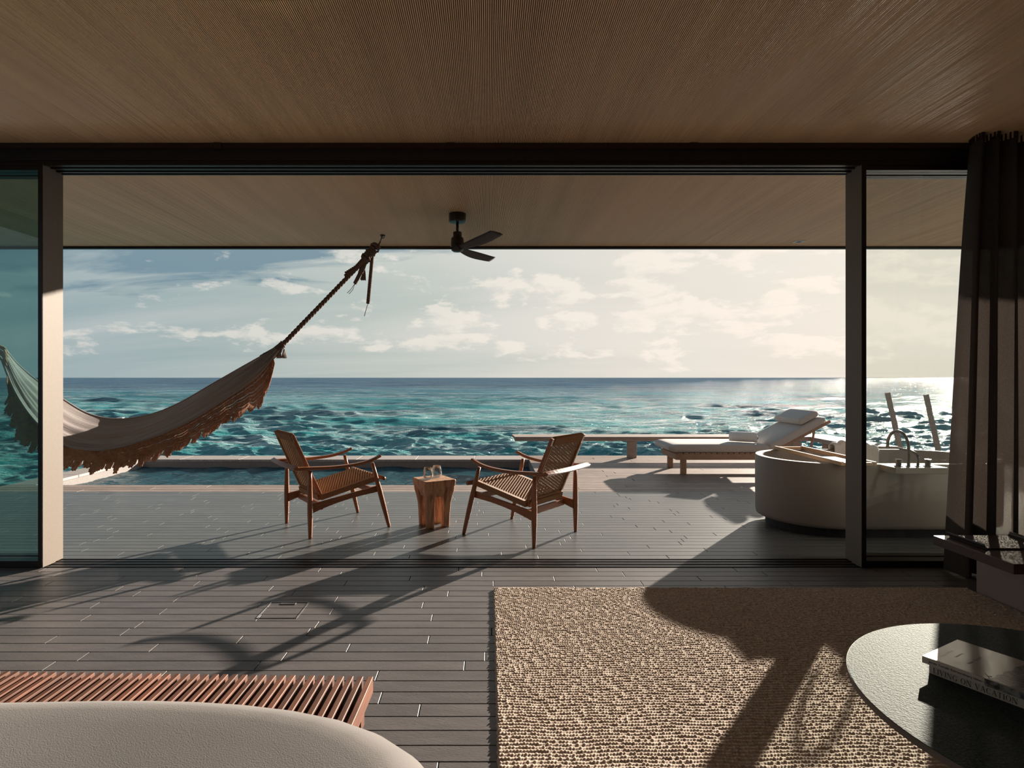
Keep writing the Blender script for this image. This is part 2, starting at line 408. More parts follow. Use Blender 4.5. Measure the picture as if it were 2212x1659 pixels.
def tag(o, label=None, cat=None, group=None, kind=None):
    if label: o['label'] = label
    if cat: o['category'] = cat
    if group: o['group'] = group
    if kind: o['kind'] = kind
    return o
def empty(name, loc=(0, 0, 0), rz=0.0, **kw):
    o = bpy.data.objects.new(name, None); sc.collection.objects.link(o)
    o.location = loc; o.rotation_euler = (0, 0, rz); o.empty_display_size = 0.05
    return tag(o, **kw)
def link_copy(src, parent=None, loc=None):
    c = src.copy(); sc.collection.objects.link(c)
    if parent: c.parent = parent
    if loc is not None: c.location = loc
    return c
def at(x, y, Y):
    """the world point at distance Y seen at photograph pixel (x, y)"""
    return Vector(((x-CX)*Y/F, Y, H-(y-CY)*Y/F))
def grid_mesh(name, P, material, smooth=True, uv=False):
    """P: (rows, cols, 3) array -> mesh"""
    R, C = P.shape[:2]
    me = bpy.data.meshes.new(name)
    me.vertices.add(R*C); me.vertices.foreach_set('co', P.reshape(-1).astype(np.float32))
    i = np.arange(R-1)[:, None]*C+np.arange(C-1)[None, :]
    q = np.stack([i, i+1, i+C+1, i+C], -1).reshape(-1, 4)
    n = len(q)
    me.loops.add(n*4); me.loops.foreach_set('vertex_index', q.reshape(-1).astype(np.int32))
    me.polygons.add(n); me.polygons.foreach_set('loop_start', (np.arange(n)*4).astype(np.int32))
    me.polygons.foreach_set('loop_total', np.full(n, 4, np.int32))
    me.polygons.foreach_set('use_smooth', np.full(n, smooth))
    me.materials.append(material)
    me.update(calc_edges=True)
    if uv:
        U = np.stack(np.meshgrid(np.linspace(0, 1, C), np.linspace(0, 1, R)), -1).reshape(-1, 2)
        lay = me.uv_layers.new(name='UVMap')
        lay.data.foreach_set('uv', U[q.reshape(-1)].reshape(-1).astype(np.float32))
    me.validate()
    return me

def smooth_curve(pts, n):
    """Catmull-Rom through points -> n samples"""
    P = [Vector(p) for p in pts]
    P = [P[0]*2-P[1]]+P+[P[-1]*2-P[-2]]
    segs = len(P)-3; out = []
    for k in range(n):
        t = k/(n-1)*segs; i = min(int(t), segs-1); t -= i
        a, b, c, d = P[i:i+4]
        out.append(0.5*((2*b)+(c-a)*t+(2*a-5*b+4*c-d)*t*t+(3*b-a-3*c+d)*t**3))
    return out

# ================================================================== SEA
SEA_Z = -1.8
def make_sea():
    ys = np.concatenate([np.linspace(330, 8, 470), np.linspace(7.9, 0.45, 60)])       # pixel rows below the horizon
    Yr = (H-SEA_Z)*F/ys
    ang = np.linspace(-1.55, 1.55, 900)
    Yg = np.repeat(Yr[:, None], 900, 1); Xg = Yg*ang[None, :]
    dY = np.gradient(Yr)[:, None]
    Z = np.zeros_like(Yg); DX = np.zeros_like(Yg); DY = np.zeros_like(Yg)
    n = 110
    lam = np.exp(rng.uniform(np.log(0.40), np.log(9), n))
    for l in lam:
        th = rng.normal(-PI/2-0.25, 0.55)
        k = 2*PI/l; A = 0.0095*l**0.62
        ph = rng.uniform(0, 2*PI)
        att = np.clip((l/(2.4*dY)-0.6), 0, 1)
        arg = k*(math.cos(th)*Xg+math.sin(th)*Yg)+ph
        Z += A*att*np.cos(arg)
        DX -= 0.85*A*att*math.cos(th)*np.sin(arg); DY -= 0.85*A*att*math.sin(th)*np.sin(arg)
    grp = 0.75+0.5*np.sin(Xg*0.11+1.0)*np.sin(Yg*0.09+0.4)
    P = np.stack([Xg+DX*grp, Yg+DY*grp, SEA_Z+Z*grp], -1)
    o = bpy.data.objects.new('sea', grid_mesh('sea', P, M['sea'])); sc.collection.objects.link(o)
    tag(o, 'choppy turquoise and blue sea reaching to the horizon', 'sea', kind='stuff')
make_sea()

# ================================================================== FLOORS
P_W, GAP, P_L = 0.0851, 0.0035, 0.90
def plank_mesh(L, W=P_W, th=0.02, ch=0.0016, material=None, name='plank'):
    gap = GAP if W < .1 else .009
    b = MB(); x0, x1 = GAP/2, L-GAP/2; y0, y1 = gap/2, W-gap/2
    r = []
    for z, i in ((-th, 0), (-ch, 0), (0, ch)):
        r.append([(x0+i, y0+i, z), (x1-i, y0+i, z), (x1-i, y1-i, z), (x0+i, y1-i, z)])
    b.loft(r)
    return b.mesh(name, material)
pm = {}
def plank(L, material, W, name, parent, loc):
    L = round(L, 2)
    key = (L, material.name, W)
    if key not in pm: pm[key] = plank_mesh(L, W, material=material, name=name)
    o = bpy.data.objects.new(name, pm[key]); sc.collection.objects.link(o); o.parent = parent; o.location = loc
    return o

floor = tag(MB().box(-4.4, 3.75, -2.6, 3.87, -0.12, -0.019).build('floor', M['joint']), kind='structure')
rest = MB()
def rest_plank(b, x, y, L, W):
    b.box(x+GAP/2, x+L-GAP/2, y+GAP/2, y+W-GAP/2, -0.02, 0.0)
y = 3.87; count = 0
while y > -2.55:
    y -= P_W
    x = -4.4-random.random()*P_L
    while x < 3.74:
        L = P_L; a = max(x, -4.4); e = min(x+L, 3.75)
        if e-a > 0.03:
            vis = (e > -0.87*y-0.15 and a < 0.93*y+0.1 and y > 1.80 and not (a > 0.06 and y < 3.37 and y > 0.75) and not (a > 2.75 and y < 3.4))
            if y < 2.5 and e < -0.55 and y < 1.95: vis = vis and True
            if vis:
                plank(e-a, M['plank'], P_W, 'plank', floor, (a, y, 0)); count += 1
            elif not (a > 0.06 and e < 3.3 and 0.8 < y < 3.3):
                rest_plank(rest, a, y, e-a, P_W)
        x += L
print('interior planks', count)
tag(rest.build('distant_planks', M['plank'], floor), kind='stuff')

terrace = MB(); terrace.box(-5.62, 7.4, 4.06, 6.43, -0.30, -0.019)
terrace = tag(terrace.build('terrace_floor', M['joint']), kind='structure')
rest = MB(); y = 4.05+0.0; row = 0; count = 0
while y < 6.42:
    x = -5.6-random.random()*P_L
    while x < 7.3:
        a = max(x, -5.6); e = min(x+P_L, 7.38)
        if e-a > 0.03:
            vis = e > -0.84*y-0.1 and a < 0.62*y
            if vis and count < 300: plank(e-a, M['plank_out'], P_W, 'plank', terrace, (a, y, 0)); count += 1
            else: rest_plank(rest, a, y, e-a, P_W)
        x += P_L
    y += P_W; row += 1
print('terrace planks', count, 'end', y)
tag(rest.build('distant_planks', M['plank_out'], terrace), kind='stuff')
Y_B0 = y
# silvered timber deck in front of and to the right of the pool
PX0, PX1, PY0, PY1 = -5.27, 0.62, 6.84, 8.97
deck = MB(); deck.box(0.64, 7.4, PY0, 9.30, -0.30, -0.021); deck.box(-5.6, 7.4, Y_B0-0.005, PY0-0.02, -0.30, -0.021)
deck = tag(deck.build('timber_deck', M['joint']), kind='structure')
BW = (PY0-Y_B0)/3; y = Y_B0; r = 0
while y < 9.29:
    xs = -5.6 if r < 3 else PX1+0.005
    x = xs-random.random()*2.2
    while x < 7.38:
        a = max(x, xs); e = min(x+2.4, 7.4)
        if e-a > 0.05: plank(e-a, M['board'], BW, 'deck_board', deck, (a, y, 0))
        x += 2.4
    y += BW; r += 1
DECK_END = y
# deck edge beam and piles under the platform
b = MB(); b.box(-5.6, 7.4, DECK_END-0.06, DECK_END, -0.45, -0.30); b.build('edge_beam', M['bench'], deck)
for px_ in (-5.4, -2.5, 0.8, 4.0, 7.2):
    b = MB(); b.tube([(px_, 9.0, -3.2), (px_, 9.0, -0.3)], 0.13, 10); b.build('pile', M['bench'], deck, smooth=True)

# ================================================================== POOL
pool = empty('pool', ((PX0+PX1)/2, PY0, -0.1), label='rectangular plunge pool with granite coping sunk beyond the deck', cat='pool')
def pl(o):
    o.matrix_parent_inverse = pool.matrix_world.inverted() if False else Matrix.Translation(-Vector(pool.location)); return o
b = MB()
t = 0.06
b.box(PX0-t, PX1+0.012, PY0-0.015, PY1+t, -1.35, -1.25)
b.box(PX0-t, PX1+0.012, PY1, PY1+t, -1.25, -0.035)
b.box(PX0-t, PX0, PY0, PY1, -1.25, -0.035)
b.box(PX1, PX1+0.012, PY0, PY1, -1.25, -0.022)
b.box(PX0, PX1, PY0-0.015, PY0, -1.25, -0.022)
pl(b.build('basin', M['granite'], pool))
# coping stones: the left run and the far run, each stone its own piece
def stone(x0, x1, y0, y1):
    pl(MB().box(x0+.002, x1-.002, y0+.002, y1-.002, -0.036, 0.0).build('coping_stone', M['coping'], pool, bevel=0.004, seg=1))
yy = PY0
while yy < PY1-0.01:
    e = min(yy+0.72, PY1); stone(-5.6, PX0+0.01, yy, e); yy = e
xx = -5.6
while xx < PX1-0.01:
    e = min(xx+0.9, PX1+0.013); stone(xx, e, PY1-0.01 if xx > -5.5 else PY1, DECK_END); xx = e
pl(MB().box(-5.6, -5.33, PY0, DECK_END, -0.7, -0.037).build('outer_wall', M['granite'], pool))
pl(MB().box(-5.33, PX1, 9.03, DECK_END, -0.7, -0.037).build('outer_wall', M['granite'], pool))
xs = np.linspace(PX0, PX1, 420); ys = np.linspace(PY0, PY1, 170)
Xg, Yg = np.meshgrid(xs, ys); Z = np.zeros_like(Xg)
for _ in range(40):
    l = math.exp(random.uniform(math.log(0.06), math.log(0.6))); th = random.uniform(0, 2*PI); k = 2*PI/l
    Z += 0.0045*l*np.cos(k*(math.cos(th)*Xg+math.sin(th)*Yg)+random.uniform(0, 6.28))
o = bpy.data.objects.new('pool_water', grid_mesh('pool_water', np.stack([Xg, Yg, -0.125+Z], -1), M['pool']))
sc.collection.objects.link(o); o.parent = pool; pl(o); o['kind'] = 'stuff'; o['label'] = 'dark blue rippled pool water'

# ================================================================== ROOM SHELL
CZ = 2.785
def ceiling(name, x0, x1, y0, y1):
    c = tag(MB().box(x0, x1, y0, y1, CZ, CZ+0.22).build(name, M['ribback']), kind='structure')
    b = MB(); x = x0+0.006
    while x < x1-0.012:
        p = 0.00885*(1+random.uniform(-.05, .05)); wd = p*0.60; dz = random.uniform(-.0006, .0006); tl = random.uniform(-.0004, .0004)
        x_ = x
        vs = [(x_, y0, CZ), (x_, y0, CZ-.0055+dz+tl), (x_+wd*.2, y0, CZ-.0075+dz+tl), (x_+wd*.8, y0, CZ-.0075+dz-tl), (x_+wd, y0, CZ-.0055+dz-tl), (x_+wd, y0, CZ)]
        vs += [(q[0], y1, q[2]) for q in vs]
        b.add(vs, [(i, i+1, i+7, i+6) for i in range(5)])
        x += p
    r = b.build('ceiling_ribs', M['rib'], c); r['kind'] = 'stuff'
    return c
ceiling('ceiling', -4.4, 3.75, -2.6, 3.83)
tc_ = ceiling('terrace_ceiling', -7.6, 6.2, 4.06, 6.84)
MB().box(-7.6, 6.2, 6.841, 6.90, 2.752, 3.06).build('fascia', M['lintel'], tc_, bevel=0.004, seg=1)
tag(MB().box(-4.4, 3.75, -2.75, -2.6, 0, 3.0).build('wall_back', M['walllime']), kind='structure')
wl = tag(MB().box(-4.55, -4.4, -2.75, -1.6, -0.12, 3.0).build('wall_left', M['plaster']), kind='structure')  # unseen wall cut short, side left open to let more skylight in
MB().box(-4.55, -4.4, 3.72, 3.82, -0.12, 2.785).build('corner_post', M['bronze'], wl)
MB().box(-4.55, -4.4, -1.6, 3.82, 2.66, 3.0).build('lintel', M['lintel'], wl)
tag(MB().box(3.75, 3.9, -2.75, 4.06, -0.12, 3.0).build('wall_right', M['plaster']), kind='structure')
# walnut curtain rail against the ceiling, with its three joint plates
tr = tag(MB().box(-4.4, 3.75, 3.825, 3.845, 2.744, CZ-0.008).build('trim_1', M['walnut']), kind='structure')
for x in (469, 973, 1499):
    p = at(x, 317, 3.82)
    MB().box(p.x-0.027, p.x+0.027, 3.817, 3.825, 2.739, CZ-0.008).build('joint_plate', M['walnut'], tr)
tag(MB().box(-4.4, 3.75, 3.845, 4.06, 2.672, CZ+0.2).build('trim_2', M['lintel']), kind='structure')
# door head and threshold tracks
hd = tag(MB().box(-4.4, 3.75, 3.853, 4.05, 2.660, 2.672).build('trim_3', M['bronze']), kind='structure')
for y0 in (3.853, 3.918, 3.983, 4.036):
    MB().box(-4.4, 3.75, y0, y0+0.014, 2.642, 2.660).build('track_rib', M['bronze'], hd)
for y0 in (3.895, 3.958, 4.018):
    MB().box(-4.4, 3.75, y0, y0+0.007, 2.648, 2.660).build('track_runner', M['track'], hd)
th = tag(MB().box(-4.4, 3.75, 3.872, 4.048, -0.12, -0.012).build('trim_4', M['bronze']), kind='structure')
for y0 in (3.872, 3.928, 3.984, 4.034):
    MB().box(-4.4, 3.75, y0, y0+0.014, -0.012, 0.004).build('track_rib', M['bronze'], th)
for y0 in (3.905, 3.962, 4.012):
    MB().box(-4.4, 3.75, y0, y0+0.006, -0.012, 0.001).build('track_runner', M['track'], th)
# sliding doors
def door(n, x_edge, sgn, y0, y1, gmat, x_far):
    d = tag(empty('door_%d' % n, (x_edge, (y0+y1)/2, 0)), kind='structure')
    inv = Matrix.Translation(-Vector(d.location))
    def ch(o): o.matrix_parent_inverse = inv; return o
    f0, f1 = (x_edge-0.030, x_edge-0.002) if sgn < 0 else (x_edge+0.002, x_edge+0.030)
    z0, z1 = 0.006, 2.652
    ch(MB().box(f0, f1, y0, y0+0.003, z0, z1).build('stile_front', M['bronze'], d))  # backlit front face, its shade put into a separate dark strip
    e0, e1 = (x_edge-0.028, x_edge) if sgn < 0 else (x_edge, x_edge+0.028)
    ch(MB().box(e0, e1, y0+0.003, y1, z0, z1).build('stile', M['stile'], d))
    a, b_ = (x_far, x_edge-0.03) if sgn < 0 else (x_edge+0.03, x_far)
    ch(MB().box(a, b_, y0+0.012, y1-0.008, z0, 0.045).build('bottom_rail', M['bronze'], d))
    ch(MB().box(a, b_, y0+0.012, y1-0.008, 2.612, z1).build('top_rail', M['bronze'], d))
    ym = (y0+y1)/2
    ch(MB().box(a, b_, ym-0.004, ym+0.004, 0.045, 2.612).build('glass_pane', gmat, d))
door(1, -2.915, -1, 3.848, 3.965, M['glass_left'], -4.36)
door(2, -2.925, -1, 3.972, 4.048, M['glass_left'], -4.36)
door(3, 2.447, 1, 3.848, 3.955, M['glass_right'], 3.73)
door(4, 2.462, 1, 3.962, 4.048, M['glass_right'], 3.73)

# ================================================================== FLOOR HATCH
h = empty('floor_hatch', (-1.10, 3.16, 0.0), label='small square service hatch with metal edges set in the plank floor', cat='hatch')
for (x0, x1, y0, y1) in ((-.106, -.1015, -.107, .107), (.1015, .106, -.107, .107), (-.106, .106, -.109, -.106), (-.106, .106, .106, .109)):
    MB().box(x0, x1, y0, y1, 0.0, 0.0022).build('edge_strip', M['chrome'], h)
MB().box(-.045, .04, .074, .098, 0.0, 0.003).build('lift_plate', M['chrome'], h, bevel=0.001, seg=1)

# ================================================================== RUG
def make_rug():
    x0, x1 = 0.030, 2.82
    yfar, ynear = 3.468, 0.75
    px_, py_ = 0.0112, 0.0185
    yc = np.concatenate([np.linspace(ynear, 1.72, 40, endpoint=False), np.arange(1.72, yfar, py_/5)])
    xc = np.arange(x0, x1, px_/3.5)
    X, Y = np.meshgrid(xc, yc)
    wob = 0.004*np.sin(X*9+np.sin(Y*5)*1.3)+0.003*np.sin(X*23+Y*7)
    row = (Y+wob)/py_
    ri = np.floor(row); fr = row-ri
    ph = (X/px_+0.5*(ri % 2)+0.25*np.sin(ri*1.7))
    ci = np.floor(ph); fc = ph-ci
    rnd = np.mod(np.sin(ri*12.9898+ci*78.233)*43758.5453, 1.0)
    hgt = np.sin(PI*fr)**0.6*(0.42+0.58*np.sin(PI*fc)**0.7)*(0.55+0.75*rnd)
    Z = 0.009+0.0066*hgt
    near = Y < 1.72
    Z = np.where(near, 0.012, Z)
    edge = np.minimum(np.minimum(X-x0, x1-X), yfar-Y)
    Z = np.where(edge < 0.004, 0.001, Z)
    X = X+np.where(edge > 0.004, 0, 0)+0.0016*np.sin(Y*160+np.sin(Y*31))*(X-x0 < 0.01)
    o = bpy.data.objects.new('rug', grid_mesh('rug', np.stack([X, Y, Z], -1), M['jute']))
    sc.collection.objects.link(o)
    tag(o, 'large rectangular sand-coloured woven jute rug on the plank floor', 'rug')
make_rug()

# ================================================================== SLATTED BENCH (foot of the bed)
bz, bY1, bD = 0.40, 1.689, 0.40
sb = empty('slatted_bench', (-0.327, 1.674, 0), math.radians(-1.5), label='low red-brown slatted wooden bench along the foot of the bed', cat='bench')
sm_ = None
for k in range(58):
    if sm_ is None:
        b = MB(); b.box(-.0152, 0, -bD, 0, bz-.046, bz)
        so_ = b.build('slat', M['merbau'], sb, bevel=0.0012, seg=1); sm_ = so_
        o = so_
    else:
        o = link_copy(sm_, sb)
    o.location = (-k*0.0278+random.uniform(-.0008, .0008), random.uniform(-.001, .001), random.uniform(-.0008, .0008))
for yy in (-0.09, -0.33):
    MB().box(-58*.0278, -0.008, yy-.02, yy+.02, bz-.097, bz-.047).build('rail', M['merbau'], sb, bevel=0.001, seg=1)
for x in (-.16, -1.50):
    for yy in (-0.09, -0.33):
        MB().box(x-.02, x+.02, yy-.019, yy+.019, 0, bz-.098).build('leg', M['merbau'], sb, bevel=0.001, seg=1)
    MB().box(x-.018, x+.018, -.309, -.111, .05, .085).build('stretcher', M['merbau'], sb)

# ================================================================== BED
def make_bed():
    bed = empty('bed', (-1.2, 0.2, 0), label='bed corner under smooth oatmeal linen covers, bottom left', cat='bed')
    inv = Matrix.Translation(-Vector(bed.location))
    # duvet as a soft-cornered dome: plan superellipse corner, rounded shoulder
    N, Mm = 60, 90
    cx, cy, ax, ay = -1.9, -0.6, 1.955, 1.86
    R = np.linspace(0, 1, N); A = np.linspace(0, 2*PI, Mm*2)
    P = np.zeros((N, Mm*2, 3))
    for i, r in enumerate(R):
        for j, a in enumerate(A):
            n_ = 9.0
            c, s = math.cos(a), math.sin(a)
            k = (abs(c)**n_+abs(s)**n_)**(-1/n_)
            if r < 0.75:
                q = r/0.75*0.93; z = 1.0
                rr = q
            else:
                u = (r-0.75)/0.25
                rr = 0.93+0.07*math.sin(u*PI/2)
                z = 1-0.62*(1-math.cos(u*PI/2))**1.15
            rip = 0.004*math.sin(a*17+r*5)*(r > .6)+0.003*math.sin(a*7-r*11)
            P[i, j] = (cx+ax*k*c*rr, cy+ay*k*s*rr, 0.620*z+rip-0.075*(1-min(1, rr/.93)**2.2)*(1 if r < .75 else 0))
    o = bpy.data.objects.new('duvet', grid_mesh('duvet', P, M['linen'])); sc.collection.objects.link(o)
    o.parent = bed; o.matrix_parent_inverse = inv
    b = MB(); b.box(-3.55, -0.30, -2.3, 1.06, 0.12, 0.26); q = b.build('bed_frame', M['merbau'], bed, bevel=0.01); q.matrix_parent_inverse = inv
    for x in (-3.4, -0.4):
        for y in (-2.2, 0.98):
            q = MB().box(x-.04, x+.04, y-.04, y+.04, 0, .12).build('leg', M['merbau'], bed); q.matrix_parent_inverse = inv
make_bed()

# ================================================================== LOUNGE CHAIRS
def woven(mb_warp, o, du, dv, nrm, Lu, Lv, pu, pv, r, amp):
    """interlaced cords over a panel: origin o, directions du (length), dv (width)"""
    nu, nv = int(Lu/pu), int(Lv/pv)
    for i in range(nu):
        u = (i+.5)*pu; pts = []
        for j in range(nv*2+1):
            v = min(j*pv/2, Lv)
            pts.append(o+du*u+dv*v+nrm*(amp*math.cos(PI*(j/2+(i % 2)))))
        mb_warp.tube(pts, r*1.15, 4, False, 0.8)
    for j in range(nv):
        v = (j+.5)*pv; pts = []
        for i in range(nu+1):
            u = min(i*pu, Lu)
            pts.append(o+du*u+dv*v-nrm*(amp*math.cos(PI*(j+.5+i))*1.1))
        mb_warp.tube(pts, r*1.35, 4, False, 0.7)
def wrap(mb, a, b, across, nrm, rw, rh, pitch=0.0056):
    """cord wound round a bar from a to b"""
    a = Vector(a); b = Vector(b); L = (b-a).length; d = (b-a)/L
    n = int(L/pitch); pts = []
    for i in range(n):
        for c, s in ((1, 1), (-1, 1), (-1, -1), (1, -1)):
            f = {(1, 1): 0, (-1, 1): .25, (-1, -1): .5, (1, -1): .75}[(c, s)]
            pts.append(a+d*pitch*(i+f)+across*(rw*c)+nrm*(rh*s))
    mb.tube(pts, pitch*0.52, 4, True)

def make_chair(loc, rz, label):
    c = empty('lounge_chair', loc, rz, label=label, cat='chair', group='woven lounge chairs facing the sea')
    V = Vector
    # legs: rear upright, front raked
    def leg(foot, top, rt):
        foot, top = V(foot), V(top); pts, rs = [], []
        for k, rr in ((0, .0125), (.03, .0145), (.35, .0205), (.55, .021), (.85, .0165), (1, rt)):
            pts.append(foot.lerp(top, k)); rs.append(rr)
        MB().tube(pts, rs, 14).build('leg', M['teakz'], c, smooth=True)
    for s in (-1, 1):
        leg((-.325, s*.30, 0), (-.325, s*.295, .528), .013)
        leg((.335, s*.325, 0), (.195, s*.30, .545), .013)
        # arm: concave sweep, thicker at the rear, lifted tip
        ctl = [(-.44, s*.285, .548), (-.33, s*.296, .545), (-.14, s*.306, .538), (.04, s*.31, .545), (.17, s*.31, .566), (.265, s*.305, .600)]
        P = smooth_curve(ctl, 18); rings = []
        for k, p in enumerate(P):
            t_ = k/17; w_ = .046-.012*abs(t_-.35)-.014*max(0, t_-.6); h_ = .026-.004*t_
            d = (P[min(k+1, 17)]-P[max(k-1, 0)]).normalized(); up = V((0, 0, 1)); r_ = d.cross(up).normalized(); u_ = r_.cross(d)
            ring = []
            for a_, b_ in ((-1, -.6), (-.7, -1), (.7, -1), (1, -.6), (1, .6), (.7, 1), (-.7, 1), (-1, .6)):
                ring.append(p+r_*w_/2*a_+u_*h_/2*b_)
            rings.append(ring)
        MB().loft(rings).build('armrest', M['teak'], c, smooth=False, bevel=0.003)
        # side rail with an arched underside
        rings = []
        for k in range(9):
            t_ = k/8; x = -.315+t_*.56; zt = .262+.088*t_; hh = .052-.012*math.sin(PI*t_)+.020*(1-t_)**3
            yb = s*(.285-.0*t_)
            rings.append([(x, yb-.011, zt-hh), (x, yb+.011, zt-hh), (x, yb+.011, zt), (x, yb-.011, zt)])
        MB().loft(rings).build('side_rail', M['teak'], c, bevel=0.003, recalc=True)
    # rear rail between the arm ends, bowed backwards and twisted
    rings = []
    for k in range(15):
        t_ = k/14*2-1; y = t_*.315; x = -.436-.020*(1-t_*t_); z = .556; a_ = .5+.55*(1-t_*t_)
        r_ = V((math.cos(a_), 0, math.sin(a_))); u_ = V((-math.sin(a_), 0, math.cos(a_))); p = V((x, y, z))
        rings.append([p+r_*.018+u_*.010, p+r_*.018-u_*.010, p-r_*.018-u_*.010, p-r_*.018+u_*.010])
    MB().loft(rings).build('back_rail', M['teak'], c, bevel=0.003, recalc=True)
    MB().beam((-.225, -.275, .232), (-.225, .275, .232), .022, .05).build('rear_stretcher', M['teak'], c, bevel=0.003)
    MB().beam((.205, -.29, .315), (.205, .29, .315), .022, .045).build('front_stretcher', M['teak'], c, bevel=0.003)
    # seat: bars, then the weave
    SF, SR = V((.285, 0, .412)), V((-.225, 0, .300)); du = (SF-SR).normalized(); n_ = V((-du.z, 0, du.x)); HW = .245
    seat = MB()
    seat.beam(SR+V((0, -HW, 0)), SF+V((0, -HW, 0)), .022, .030); seat.beam(SR+V((0, HW, 0)), SF+V((0, HW, 0)), .022, .030)
    seat.beam(SR+V((0, -HW, 0)), SR+V((0, HW, 0)), .024, .032)
    sf = seat.build('seat_frame', M['teak'], c, bevel=0.003)
    MB().tube([SF+V((.0, -.335, 0)), SF+V((.0, .335, 0))], .016, 12).build('front_bar', M['teak'], c, smooth=True)
    w = MB(); L = (SF-SR).length
    woven(w, SR+V((0, -HW, 0))+n_*.015, du, V((0, 1, 0)), n_, L, 2*HW, .0115, .0240, .0050, .0048)
    w.build('woven_seat', M['cord'], c)
    w = MB()
    for s in (-1, 1): wrap(w, SR+V((0, s*HW, 0)), SF+V((0, s*HW, 0))-du*.02, V((0, 1, 0)), n_, .0155, .0205)
    wrap(w, SR+V((0, -HW+.01, 0)), SR+V((0, HW-.01, 0)), du, n_, .016, .020)
    w.build('seat_cord_binding', M['cord'], c)
    # back
    B0, B1 = V((-.205, 0, .285)), V((-.440, 0, .805)); db = (B1-B0).normalized(); nb = V((db.z, 0, -db.x)); HB = .228
    fr = MB()
    for s in (-1, 1): fr.beam(B0+V((0, s*HB, 0)), B1+V((0, s*HB, 0)), .034, .024, up=nb)
    fr.beam(B1-db*.022+V((0, -HB, 0)), B1-db*.022+V((0, HB, 0)), .020, .044, up=db)
    fr.beam(B0+db*.035+V((0, -HB, 0)), B0+db*.035+V((0, HB, 0)), .020, .044, up=db)
    fr.build('back_frame', M['teak'], c, bevel=0.004)
    w = MB(); L = (B1-B0).length
    woven(w, B0+db*.05+V((0, -HB, 0)), db, V((0, 1, 0)), nb, L-.095, 2*HB, .0115, .0240, .0048, .0048)
    w.build('woven_back', M['cord'], c)
    w = MB()
    wrap(w, B1-db*.024+V((0, -HB+.018, 0)), B1-db*.024+V((0, HB-.018, 0)), nb, db, .0145, .027)
    wrap(w, B0+db*.038+V((0, -HB+.018, 0)), B0+db*.038+V((0, HB-.018, 0)), nb, db, .0145, .027)
    for s in (-1, 1):
        wrap(w, B0+db*.07+V((0, s*(HB-.010), 0)), B1-db*.06+V((0, s*(HB-.010), 0)), V((0, 1, 0)), nb, .010, .0145)
    w.build('back_cord_binding', M['cord'], c)
    return c
ch1 = make_chair((-1.288, 4.990, 0.0), math.radians(35.6), 'teak lounge chair with woven cord seat, left of the carved stool')
ch2 = make_chair((0.270, 4.741, 0.0), math.radians(141.5), 'teak lounge chair with woven cord seat, right of the carved stool')

# ================================================================== CARVED STOOL AND GLASSES
def rsq(half, r, z, n=4, rot=0.0, off=(0, 0)):
    pts = []
    for q in range(4):
        sx, sy = ((1, 1), (-1, 1), (-1, -1), (1, -1))[q]
        for k in range(n+1):
            a = PI/2*q+PI/2*k/n
            pts.append((off[0]+sx*(half-r)+r*math.cos(a), off[1]+sy*(half-r)+r*math.sin(a), z))
    return pts
st_rot = math.radians(-105+45)
stool = empty('carved_stool', (-0.4545, 4.960, 0), st_rot, label='chunky carved wooden stool with four thick legs between the lounge chairs', cat='stool')
rings = [rsq(.105, .02, .262), rsq(.112, .02, .285), rsq(.128, .018, .325), rsq(.137, .014, .355), rsq(.139, .012, .392), rsq(.136, .012, .400)]
MB().loft(rings).build('stool_top', M['stoolwood'], stool, smooth=False, bevel=0.003, seg=2)
for sx in (-1, 1):
    for sy in (-1, 1):
        rings = []
        for z, off, hw in ((0, .070, .028), (.02, .070, .030), (.12, .072, .031), (.20, .075, .033), (.26, .079, .039), (.30, .090, .038), (.335, .098, .034), (.352, .1, .03)):
            rings.append(rsq(hw, .012, z, off=(sx*off, sy*off)))
        MB().loft(rings).build('leg', M['stoolwood'], stool, smooth=True)
def tumbler(p, label):
    g = empty('tumbler', p, label=label, cat='glass', group='tumblers on the stool')
    prof = [(.001, .0), (.028, .0), (.040, .012), (.0435, .032), (.040, .062), (.0335, .098), (.0322, .098), (.0385, .062), (.0418, .033), (.038, .015), (.027, .008), (.001, .008)]
    o = MB().lathe(prof, 36).build('glass_body', M['tumbler'], g, smooth=True, recalc=True)
tumbler((-.500, 4.915, .4005), 'clear stemless glass at the near left of the stool top')
tumbler((-.436, 5.020, .4005), 'clear stemless glass standing behind, further right on the stool')

